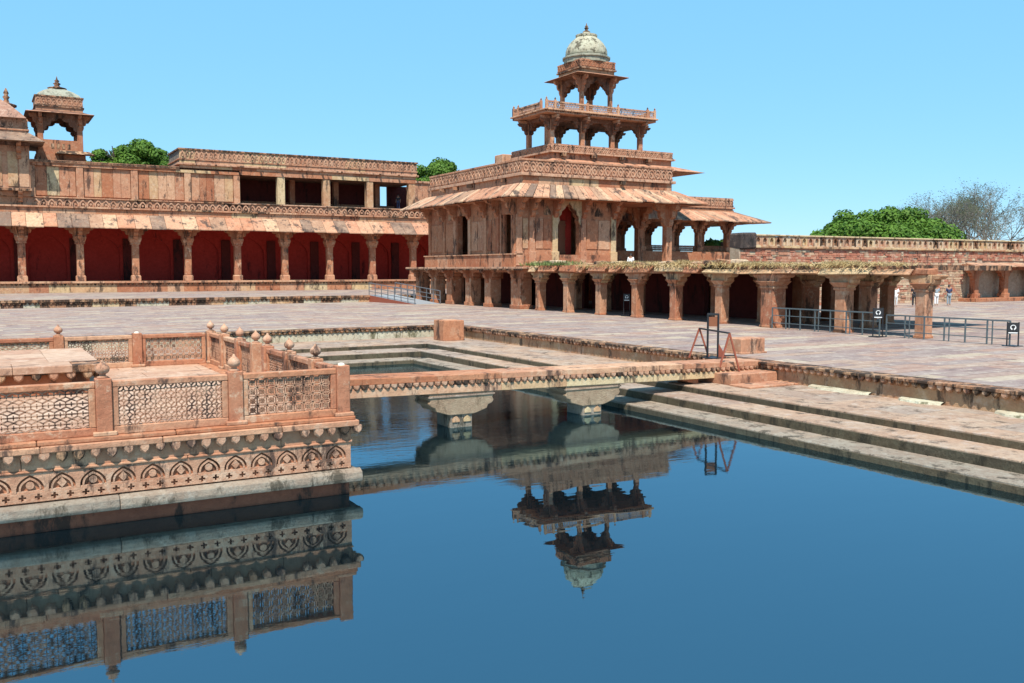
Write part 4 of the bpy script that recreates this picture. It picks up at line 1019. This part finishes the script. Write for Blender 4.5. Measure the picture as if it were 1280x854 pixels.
# ------------------------------------------------------------------ ruined ground colonnade
colo = thing('ruined_colonnade', 'ruined single storey colonnade of red sandstone columns with broken roof slabs', 'colonnade', (38, 42, 0))
COLS2 = [(39.9, 35.9), (39.9, 32.1), (43.6, 33.9)]
CY = [57.6, 53.9, 50.0, 46.1, 42.4, 38.5, 34.7, 30.15, 25.85]
def court_col(x, y, w_=.36, hi=2.1, broken=False):
    c = part('column', MB().box(x - w_, x + w_, y - w_ * .95, y + w_ * .95, 0, hi), random.choice(['shaft', 'pink', 'shaft']), colo, .03)
    part('base', MB().box(x - w_ - .03, x + w_ + .03, y - w_ - .03, y + w_ + .03, -.01, .12), 'red', c, .02)
    cp = MB(); cp.box(x - w_ - .05, x + w_ + .05, y - w_ - .05, y + w_ + .05, hi - .08, hi + .04)
    cp.taper(x, y, w_ + .02, w_ + .2, hi + .04, hi + .3); part('capital', cp, 'shaft', c, .02)
    b_ = MB()
    for s in (-1, 1):
        bracket(b_, 'x', y + s * w_ * .7, s, hi - .02, hi + .66, .78, x - w_ * .9, x + w_ * .9)
    b_.box(x - w_ * 1.05, x + w_ * 1.05, y - .5, y + .5, hi + .29, hi + .67)
    part('bracket', b_, 'buff' if random.random() < .6 else 'pink', c, .02)
    if broken:
        part('broken_block', MB().box(x - .35, x + .35, y - .4, y + .3, hi + .66, hi + .95), 'red', c, .05, jit=.05)
    return c
for k, y in enumerate(CY):
    court_col(GX + .4, y, .46 if k == 6 else .29 if k < 6 else .32 if k == 7 else .27, broken=(k == 8))
for y in CY[:6]: court_col(GX + 3.6, y, .29)
for x, y in COLS2: court_col(x, y, .30)
for x in (38.4, 41.0, 43.4, 45.8): part('side_pier', MB().box(x - .5, x + .5, 37.2, 37.9, 0, 2.8), 'red', colo)
for a, e in ((37.9, 45.0), (45.8, 52.2), (53.0, 58.5)): part('inner_wall', MB().box(GX + 5.6, GX + 6.0, a, e, 0, 2.8), 'shadered', colo)
part('lintel', MB().box(GX + .05, GX + .7, 26.0, 58.4, 2.76, 2.98), 'red', colo)
part('roof', MB().box(GX + .3, 50, 37.2, 58.5, 2.99, 3.32), 'dark', colo)
part('roof', MB().box(GX + .3, 46.5, 28.6, 37.2, 2.95, 3.2), 'dark', colo)
part('roof', MB().box(GX + .3, GX + 1.6, 26.2, 28.6, 2.95, 3.15), 'dark', colo)
part('beam', MB().box(GX + 4.3, GX + 4.9, 28.4, 58, 2.76, 2.94), 'red', colo)
y = 26.1
while y < 58.3:
    l = random.uniform(1.2, 3.0); e = min(y + l, 58.4)
    if y > 37 or True:
        rz_ = random.uniform(-.02, .22) if y > 37.5 else .16
        dz = random.uniform(-.05, .05); zl = 2.80 + random.uniform(0, .12) if y > 37.5 else 2.80
        zh = 3.30 + dz if y > 37.5 else random.uniform(2.98, 3.08)
        cut = lambda: random.uniform(0, .45) if y > 37.5 else .02
        pts = [(GX - rz_ - .18, y + .03 + cut(), zl), (GX - rz_ - .18, e - .03 - cut(), zl + dz), (GX - .02, e - .02, zh), (GX - .02, y + .02, zh)]
        if random.random() < .9 or y < 37: part('broken_roof_slab', MB().hexa([(a + .1, b2, c - .05) for a, b2, c in pts] + pts), random.choice(['pink', 'red', 'red', 'pink', 'buff']) if y > 37.5 else 'buff', colo, .02, jit=.03)
    y = e
y = 37
while y < 58.2:
    l = random.uniform(.5, 1.3)
    if random.random() < .7: part('rubble', MB().box(GX + .1, GX + .9, y, y + l * .9, 3.26, 3.42 + random.random() * .18), random.choice(['brick', 'buff', 'dark']), colo, .05, jit=.07)
    y += l
gr = MB()
def blade(mb, x, y, z, h_, lean, w_=.02):
    a = random.uniform(0, 6.28); dx, dy = math.cos(a) * w_, math.sin(a) * w_; b2 = random.uniform(0, 6.28); lx, ly = math.cos(b2) * lean, math.sin(b2) * lean
    n = len(mb.v); mb.v += [(x - dx, y - dy, z), (x + dx, y + dy, z), (x + lx * .5 + dx * .5, y + ly * .5 + dy * .5, z + h_ * .6), (x + lx, y + ly, z + h_)]; mb.f += [(n, n + 1, n + 2), (n, n + 2, n + 3)]
for k in range(16000):
    y = random.uniform(26.3, 59.5); dens = .5 + .5 * math.sin(y * 1.7) * math.sin(y * .63 + 1)
    if random.random() > .05 + .95 * dens ** 2.2: continue
    if 49.5 < y and random.random() < .75: continue
    x = GX + random.uniform(.0, 1.8) if random.random() < .8 else GX + random.uniform(-.15, .15)
    blade(gr, x, y, 3.18 if y < 37 else 3.3, random.uniform(.10, .28) * (.6 + .6 * dens), .22)
for k in range(1500):                                      # blades hanging over the broken edge
    y = random.uniform(26.3, 52); x = GX - random.uniform(.0, .35)
    blade(gr, x, y, 3.26, random.uniform(-.3, .15), .28, .03)
go = put('dry_grass', gr.mesh('dry_grass'), 'dry'); go['kind'] = 'stuff'; tag(go, 'dry yellow grass growing along the broken roof of the colonnade', 'grass')
gw = MB()
for k in range(1100):
    y = random.choice([54.5, 56, 57.5]) + random.gauss(0, .8); blade(gw, GX + random.uniform(-.4, 1.2), y, 3.28, random.uniform(.1, .4), .2, .04)
go = put('green_weeds', gw.mesh('green_weeds'), 'weed'); go['kind'] = 'stuff'; tag(go, 'grey green weeds sprouting from rubble on the colonnade roof', 'weeds')

# ------------------------------------------------------------------ court wall and its small arcade
wl = thing('boundary_wall', 'old rubble masonry court wall with a row of niche-like merlons', 'wall', (75, 54.5, 0))
part('core', MB().box(51.9, 135, 54.12, 55.2, 0, 5.0), 'mortar', wl)
bk = MB(); br = MB(); z = .0
while z < 4.72:
    h_ = random.uniform(.13, .26); x = 52
    while x < 112:
        l = random.uniform(.25, .75)
        if not (80.6 < x + l and x < 110 and z < 3.7):
            tgt = br if (z > 3.55 and random.random() < .75) or random.random() < .25 else bk
            f = random.uniform(0, .07)
            if random.random() > .04: tgt.box(x + .012, x + l - .012, 54.0 + f, 54.2, z + .012, min(z + h_, 4.72) - .01)
        x += l
    z += h_
part('rubble_courses', bk, 'brick', wl, stuff=True); part('red_courses', br, 'brickred', wl, stuff=True)
x = 52
while x < 112:
    l = random.uniform(1.5, 3); part('wall_band', MB().box(x + .01, x + l - .01, 53.88, 55.2, 4.72, 4.9), 'buff', wl, .02, jit=.015); x += l
mr = MB(); 
mr.box(-.36, -.2, -.02, .5, 0, .78); mr.box(.2, .36, -.02, .5, 0, .78); mr.prism([(-.2, .45), (-.08, .62), (0, .68), (.08, .62), (.2, .45), (.2, .78), (-.2, .78)], 'y', -.02, .5); mr.box(-.2, .2, .14, .5, 0, .5)
mrm = mr.mesh('merlon', bevel=.015)
x = 52.4; k = 0
while x < 112:
    o = put('merlon', mrm, ['buff', 'brick', 'dark', 'brick'][random.randrange(4)], wl, (x, 54.1, 4.9)); o.scale.z = random.uniform(.93, 1.04); x += .74
part('merlon_coping', MB().box(52, 112, 53.98, 54.75, 5.68, 5.80), 'buff', wl, .02)
part('end_stub', MB().box(51.9, 53.5, 53.8, 55.3, 4.6, 5.95), 'soot', wl, .15, jit=.1)
ra = thing('wall_arcade', 'small shaded arcade of short columns let into the rubble court wall', 'arcade', (95, 53.5, 0))
part('plinth', MB().box(79.6, 112, 52.2, 54.3, 0, .32), 'red', ra, .02)
part('back', MB().box(80.6, 112, 56.4, 56.8, 0, 3.6), 'mortar', ra)
for k in range(7):
    x = 80.8 + 4.6 * k
    c = post(x, 53.3, .3, 2.95, .30, 'red', .85, 'x', parent=ra)
    part('wall_pier', MB().box(x + 1.9, x + 2.7, 55.9, 56.4, .3, 3.2), 'red', ra)
    part('side_wall', MB().box(x + 1.2, x + 1.5, 55.2, 56.4, 0, 3.2), 'brick', ra)
part('side_end', MB().box(80.3, 80.7, 54.05, 56.5, 0, 3.6), 'brick', ra)
part('lintel', MB().box(80.0, 112, 52.95, 53.7, 2.93, 3.3), 'red', ra)
part('roof', MB().box(79.9, 112, 52.9, 56.8, 3.3, 3.5), 'red', ra)
eave_x(ra, 79.2, 112, 51.9, 3.32, 53.2, 3.62, 1, 1.8)
cl = MB().box(-.12, .12, 0, .1, 0, .2)

# ------------------------------------------------------------------ railings, ramp, signs
def railing(name, label, pts, h_, mat, group, nrail=3, step=.95, double=True):
    r = thing(name, label, 'railing', pts[0], group)
    for a, e in zip(pts[:-1], pts[1:]):
        a, e = Vector(a), Vector(e); L = (e - a).length; n = max(1, round(L / step))
        for k in range(n + 1):
            q = a.lerp(e, k / n); part('post', MB().bar(q, q + Vector((0, 0, h_)), .05), mat, r)
            if double and k % 2 and k < n: q2 = q + (e - a).normalized() * .22; part('post', MB().bar(q2, q2 + Vector((0, 0, h_)), .04), mat, r)
        for j in range(nrail):
            zz = Vector((0, 0, h_ * (1 - j * .36))); part('rail', MB().bar(a + zz, e + zz, .06 if j == 0 else .035), mat, r)
    return r
railing('metal_railing', 'dark grey steel railing between red columns of the ruined colonnade', [(GX - .25, 34.1, 0), (GX - .25, 27.6, 0)], 1.05, 'metal', 'grey court railings')
railing('metal_railing', 'dark grey steel railing running out beyond the last broken column', [(GX - .3, 27.2, 0), (GX - .3, 21.5, 0)], .98, 'metal', 'grey court railings')
def sign(label, x, y, h_, bw=.42, slim=False):
    s = thing('sign_stand', label, 'sign', (x, y, 0))
    dx, dy = .13, -.15
    for q in (-1, 1): part('post', MB().bar((x + q * dx, y + q * dy, 0), (x + q * dx, y + q * dy, h_), .04), 'black', s)
    n = Vector((-.75, -.65, 0)).normalized(); tq = Vector((.65, -.75, 0)).normalized(); c = Vector((x, y, h_ - .24)) + n * .02
    def pl(pts, off, mat, nm, par): 
        mb = MB(); k = len(pts); f0 = [c + tq * u + Vector((0, 0, v)) + n * off for u, v in pts]; b0 = [q - n * .02 for q in f0]
        mb.v = [tuple(q) for q in f0 + b0]; mb.f = [tuple(range(k)), tuple(range(2 * k - 1, k - 1, -1))] + [(i, k + i, k + (i + 1) % k, (i + 1) % k) for i in range(k)]
        return part(nm, mb, mat, par)
    b_ = pl([(-.2, -.22), (.2, -.22), (.2, .22), (-.2, .22)], 0, 'black', 'board', s)
    pl([(.105 * math.cos(i * math.pi / 8), .03 + .105 * math.sin(i * math.pi / 8)) for i in range(16)], .012, 'signw', 'disc', b_)
    pl([(.07 * math.cos(i * math.pi / 6), .055 + .055 * math.sin(i * math.pi / 6)) for i in range(12)], .024, 'black', 'crown_symbol', b_)
    pl([(-.025, -.1), (.025, -.1), (.025, .05), (-.025, .05)], .024, 'black', 'stem_symbol', b_)
    pl([(-.16, -.2), (.16, -.2), (.16, -.16), (-.16, -.16)], .012, 'signw', 'caption_bar', b_)
    part('foot', MB().box(x - .3, x + .3, y - .25, y + .25, 0, .03), 'black', s)
sign('black sign stand with round white emblem in the gap between the two railings', GX - .75, 27.3, 1.3)
sign('black sign stand with round white emblem at the outer railing end', GX - .35, 21.35, .95)
sign('slim black sign stand with white emblem in a dark colonnade bay', GX + .7, 47.6, 1.45)
lamp = thing('hanging_lantern', 'white hooded lantern hanging under the dark colonnade roof', 'lantern', (GX + 3, 46.0, 1.95))
part('shade', MB().lathe(GX + 3, 46.0, [(.22, 1.95), (.2, 2.1), (.08, 2.35), (.03, 2.4)], 10), 'white', lamp)
part('chain', MB().bar((GX + 3, 46.0, 2.38), (GX + 3, 46.0, 2.96), .03), 'metal', lamp)
rp = thing('access_ramp', 'grey sheet ramp with galvanised rails up to the arcade terrace', 'ramp', (32.5, 76.5, 0))
A0, A1, B0, B1 = (31.3, 80.7), (33.9, 80.7), (32.3, 72.6), (34.7, 72.6)
part('deck', MB().hexa([(*B0, -.01), (*B1, -.01), (*A1, -.01), (*A0, -.01), (*B0, .03), (*B1, .03), (*A1, PZ + .03), (*A0, PZ + .03)]), 'rampdeck', rp)
part('skirt', MB().hexa([(B0[0] - .05, B0[1], -.01), (B0[0] - .01, B0[1], -.01), (A0[0] - .01, A0[1], -.01), (A0[0] - .05, A0[1], -.01), (B0[0] - .05, B0[1], .02), (B0[0] - .01, B0[1], .02), (A0[0] - .01, A0[1], PZ), (A0[0] - .05, A0[1], PZ)]), 'rust', rp)
for P, Q in ((A0, B0), (A1, B1)):
    for k in range(8):
        f = k / 7; x, y, z = P[0] + (Q[0] - P[0]) * f, P[1] + (Q[1] - P[1]) * f, PZ * (1 - f)
        part('post', MB().bar((x, y, z), (x, y, z + 1.15), .06), 'steel', rp)
    for q in (1.15, .75, .38): part('rail', MB().bar((*P, PZ + q), (*Q, q), .07 if q > 1 else .05), 'steel', rp)

# ------------------------------------------------------------------ people
def person(label, x, y, z, facing, top, low, skirt=False, h_=1.65, stride=.12, hair='hair', sit=False):
    root = thing('person', label, 'person', (x, y, z), 'visitors')
    s = h_ / 1.7
    V = [(0, 0, .95), (0, 0, 1.12), (0, 0, 1.38), (0, 0, 1.47), (0, .01, 1.56), (0, .015, 1.64),
         (.19, 0, 1.40), (.24, .02, 1.14), (.25, .10, .92), (.25, .14, .84), (-.19, 0, 1.40), (-.24, .02, 1.14), (-.25, .08, .92), (-.25, .12, .84),
         (.10, 0, .90), (.11, stride * .6, .50), (.11, stride, .08), (.11, stride + .16, .04), (-.10, 0, .90), (-.11, -stride * .3, .50), (-.11, -stride, .08), (-.11, -stride + .16, .04)]
    Ed = [(0, 1), (1, 2), (2, 3), (3, 4), (4, 5), (2, 6), (6, 7), (7, 8), (8, 9), (2, 10), (10, 11), (11, 12), (12, 13), (0, 14), (14, 15), (15, 16), (16, 17), (0, 18), (18, 19), (19, 20), (20, 21)]
    Rr = [.13, .12, .13, .055, .085, .08, .06, .045, .035, .032, .06, .045, .035, .032, .085, .06, .04, .035, .085, .06, .04, .035]
    for wi, sg_ in ((9, 1), (13, -1)):                      # four fingers and a thumb for each hand
        for q in range(5):
            V.append((sg_ * (.25 + (q - 2) * .012), .12 + (q - 2) * .018 + (.03 if q == 4 else 0), .75 if q < 4 else .80)); Ed.append((wi, len(V) - 1)); Rr.append(.01)
    dz = -.80 if sit else 0.
    if sit:
        V = [(a, b2, c + dz) for a, b2, c in V]
        for i, sg_ in ((14, 1), (18, -1)):
            V[i:i + 4] = [(sg_ * .10, .02, .10), (sg_ * .15, .40, .36), (sg_ * .13, .58, .06), (sg_ * .13, .74, .035)]
    def skin(name, vs, es, rs, root_i, mat, par):
        me = bpy.data.meshes.new(name); me.from_pydata([(a * s, b2 * s, c * s) for a, b2, c in vs], es, [])
        o = put(name, me, mat, par, (x, y, z)); o.rotation_euler.z = facing if par is root else 0
        sk = o.modifiers.new('skin', 'SKIN'); su = o.modifiers.new('sub', 'SUBSURF'); su.levels = su.render_levels = 1
        for i, r_ in enumerate(rs): me.skin_vertices[0].data[i].radius = (r_ * s, r_ * s)
        me.skin_vertices[0].data[root_i].use_root = True
        return o
    bo = skin('body', V, Ed, Rr, 0, 'skin', root)
    st = skin('shirt', [V[0], V[1], V[2], V[6], V[7], V[10], V[11]], [(0, 1), (1, 2), (2, 3), (3, 4), (2, 5), (5, 6)], [.16, .145, .15, .08, .06, .08, .06], 0, top, bo)
    if skirt: put('skirt', MB().lathe(0, 0, [(q[0] * s, q[1] * s) for q in ((.15, 1.1), (.19, .9), (.23, .5), (.28, .12), (.27, .1))], 12).mesh('skirt', smooth=True), low, bo, (x, y, z))
    else: skin('trousers', [V[0], V[14], V[15], V[16], V[18], V[19], V[20]], [(0, 1), (1, 2), (2, 3), (0, 4), (4, 5), (5, 6)], [.16, .11, .085, .07, .11, .085, .07], 0, low, bo)
    hm = MB().lathe(0, -.012 * s, [(.03 * s, 1.49 * s), (.088 * s, 1.54 * s), (.10 * s, 1.62 * s), (.085 * s, 1.70 * s), (.03 * s, 1.735 * s)], 10)
    put('hair', hm.mesh('hair', (0, 0, -dz * s), smooth=True), hair, bo, (x, y, z))
    fc_ = MB().box(-.045 * s, -.02 * s, .078 * s, .092 * s, 1.605 * s, 1.62 * s); fc_.box(.02 * s, .045 * s, .078 * s, .092 * s, 1.605 * s, 1.62 * s); fc_.box(-.03 * s, .03 * s, .078 * s, .092 * s, 1.53 * s, 1.54 * s)
    put('face_features', fc_.mesh('face_features', (0, 0, -dz * s)), 'hair', bo, (x, y, z))
    put('nose', MB().taper(0, .09 * s, .016 * s, .008 * s, 1.555 * s, 1.605 * s, .022 * s, .008 * s).mesh('nose', (0, 0, -dz * s)), 'skin', bo, (x, y, z))
    return root
person('person in a long pink dress walking across the court', 65.2, 52.9, 0, 2.0, 'cpink', 'cpink', True, 1.6)
person('person in white shirt and white trousers beside a red column', 63.9, 48.9, 0, 2.4, 'cwhite', 'cwhite', False, 1.7)
person('person dressed all in black with arms down, walking on the court', 65.6, 48.4, 0, 2.2, 'cblack', 'cblack', False, 1.75)
person('person in grey top and pale trousers standing by the court wall', 69.5, 49.2, 0, 2.6, 'cgrey', 'cwhite', False, 1.7, .05)
person('person in navy top and grey trousers standing by the court wall', 70.3, 48.6, 0, 2.6, 'cnavy', 'cgrey', False, 1.7, .05)
person('person in a white shirt sitting behind the grass on the colonnade roof', 43.6, 57.2, 3.32, 2.3, 'cwhite', 'cwhite', False, 1.65, .02, sit=True)
person('person in dark clothes standing in the end bay of the upper gallery', 45.3, W + 1.6, 10.4, 2.6, 'cblack', 'cnavy', False, 1.8, .02)

# ------------------------------------------------------------------ trees
def crown(name, clumps, n, size, mat, parent, seed):
    rnd = random.Random(seed); mb = MB()
    tot = sum(c[3] ** 2 for c in clumps)
    for cx_, cy_, cz_, r_ in clumps:
        for k in range(int(n * r_ * r_ / tot)):
            v = Vector((rnd.gauss(0, 1), rnd.gauss(0, 1), rnd.gauss(0, 1))).normalized(); rr = r_ * rnd.random() ** .28
            c = Vector((cx_, cy_, cz_)) + Vector((v.x, v.y, v.z * .8)) * rr
            nrm = (v + Vector((rnd.uniform(-.8, .8), rnd.uniform(-.8, .8), rnd.uniform(-.3, 1.0)))).normalized()
            a = nrm.orthogonal().normalized(); a = Matrix.Rotation(rnd.uniform(0, 6.28), 3, nrm) @ a; b2 = nrm.cross(a)
            sz = size * rnd.uniform(.6, 1.3); i = len(mb.v)
            mb.v += [tuple(c - a * sz), tuple(c + b2 * sz * .55), tuple(c + a * sz), tuple(c - b2 * sz * .55)]; mb.f.append((i, i + 1, i + 2, i + 3))
    o = part(name, mb, mat, parent); return o
def branch(mb, p, d, L, r, depth, rnd, spread, tips, bend=.15):
    q = p + d * L; mb.cyl(p, q, r, 5 if r > .06 else 3, r * .68)
    if depth == 0: tips.append(q); return
    for k in range(rnd.choice((2, 3)) if depth > 1 else 3):
        nd = (d + Vector((rnd.uniform(-1, 1), rnd.uniform(-1, 1), rnd.uniform(-.45, .75))) * spread).normalized()
        branch(mb, q, nd, L * rnd.uniform(.62, .88), r * .64, depth - 1, rnd, spread, tips)
def tree(label, x, y, zc, rx, ry, rz_, n, size, mat, seed, ncl=26, name='broadleaf_tree'):
    rnd = random.Random(seed); t_ = thing(name, label, 'tree', (x, y, 0))
    tk = MB(); tips = []
    tk.cyl((x, y, -.2), (x + .3, y, zc - rz_ * .7), .6, 8, .4); p0 = Vector((x + .3, y, zc - rz_ * .7))
    for k in range(5):
        d = Vector((rnd.uniform(-1, 1), rnd.uniform(-1, 1), .9)).normalized(); branch(tk, p0, d, rz_ * .7, .25, 2, rnd, .6, tips)
    part('trunk', tk, 'bark', t_)
    cl_ = []
    for k in range(ncl):
        a = rnd.uniform(0, 6.28); e = math.asin(rnd.uniform(-.25, 1)); f = rnd.uniform(.62, .92)
        cl_.append((x + rx * f * math.cos(a) * math.cos(e), y + ry * f * math.sin(a) * math.cos(e), zc + rz_ * f * math.sin(e), rnd.uniform(.24, .40) * rx if ncl < 60 else rnd.uniform(.10, .20) * rx))
    cl_ += [(x, y, zc, rx * .55)]
    crown('crown', cl_, n, size, mat, t_, seed)
tree('broad dense green tree rising behind the rubble court wall', 126.4, 100, 6.2, 13.2, 12, 6.6, 70000, .30, 'leaf', 3, 120)
tree('round green tree behind the arcade roof beside the kiosk', 22.2, 150, 17.8, 4.6, 4.6, 5.0, 16000, .25, 'leaf', 5, 22)
tree('small green tree behind the arcade roof, touching the kiosk side of the taller one', 16.8, 150, 18.0, 2.6, 2.6, 2.6, 7000, .25, 'leaf', 8, 12)
tree('green treetop in the gap between arcade wing and tiered pavilion', 66.8, 140, 17.0, 4.8, 4.8, 3.8, 14000, .25, 'leaf', 6, 20)
tree('low green bush showing beside the black end of the court wall', 71, 76, 5.2, 2.6, 2.6, 2.2, 3500, .3, 'leaf', 9, 10)
bt = thing('bare_tree', 'tall bare grey tree with thin sparse twigs behind the court wall', 'tree', (158, 102, 0))
def bare(root, x, y, H_, seed, n):
    rnd = random.Random(seed); mb = MB(); tips = []
    mb.cyl((x, y, -.2), (x, y, H_ * .3), .5, 7, .38); p = Vector((x, y, H_ * .3))
    for k in range(n):
        d = Vector((rnd.uniform(-.9, .9), rnd.uniform(-.9, .9), rnd.uniform(.5, 1.0))).normalized(); branch(mb, p, d, H_ * .25, .2, 6, rnd, .72, tips)
    part('trunk', mb, 'twig', root)
    lf = MB()
    for q in tips:
        for k in range(2):
            c = q + Vector((rnd.gauss(0, .5), rnd.gauss(0, .5), rnd.gauss(0, .4))); i = len(lf.v); a = rnd.uniform(0, 6.28); w_ = rnd.uniform(.08, .2)
            lf.v += [tuple(c + Vector((math.cos(a) * w_, math.sin(a) * w_, 0))), tuple(c + Vector((0, 0, w_))), tuple(c - Vector((math.cos(a) * w_, math.sin(a) * w_, -.1)))]; lf.f.append((i, i + 1, i + 2))
    part('crown', lf, 'leafgrey', root)
bare(bt, 158, 102, 14.8, 11, 12)
bt2 = thing('bare_tree', 'bare grey tree standing over the crown of the broad green tree', 'tree', (149, 106, 0))
bare(bt2, 149, 106, 13.5, 14, 12)
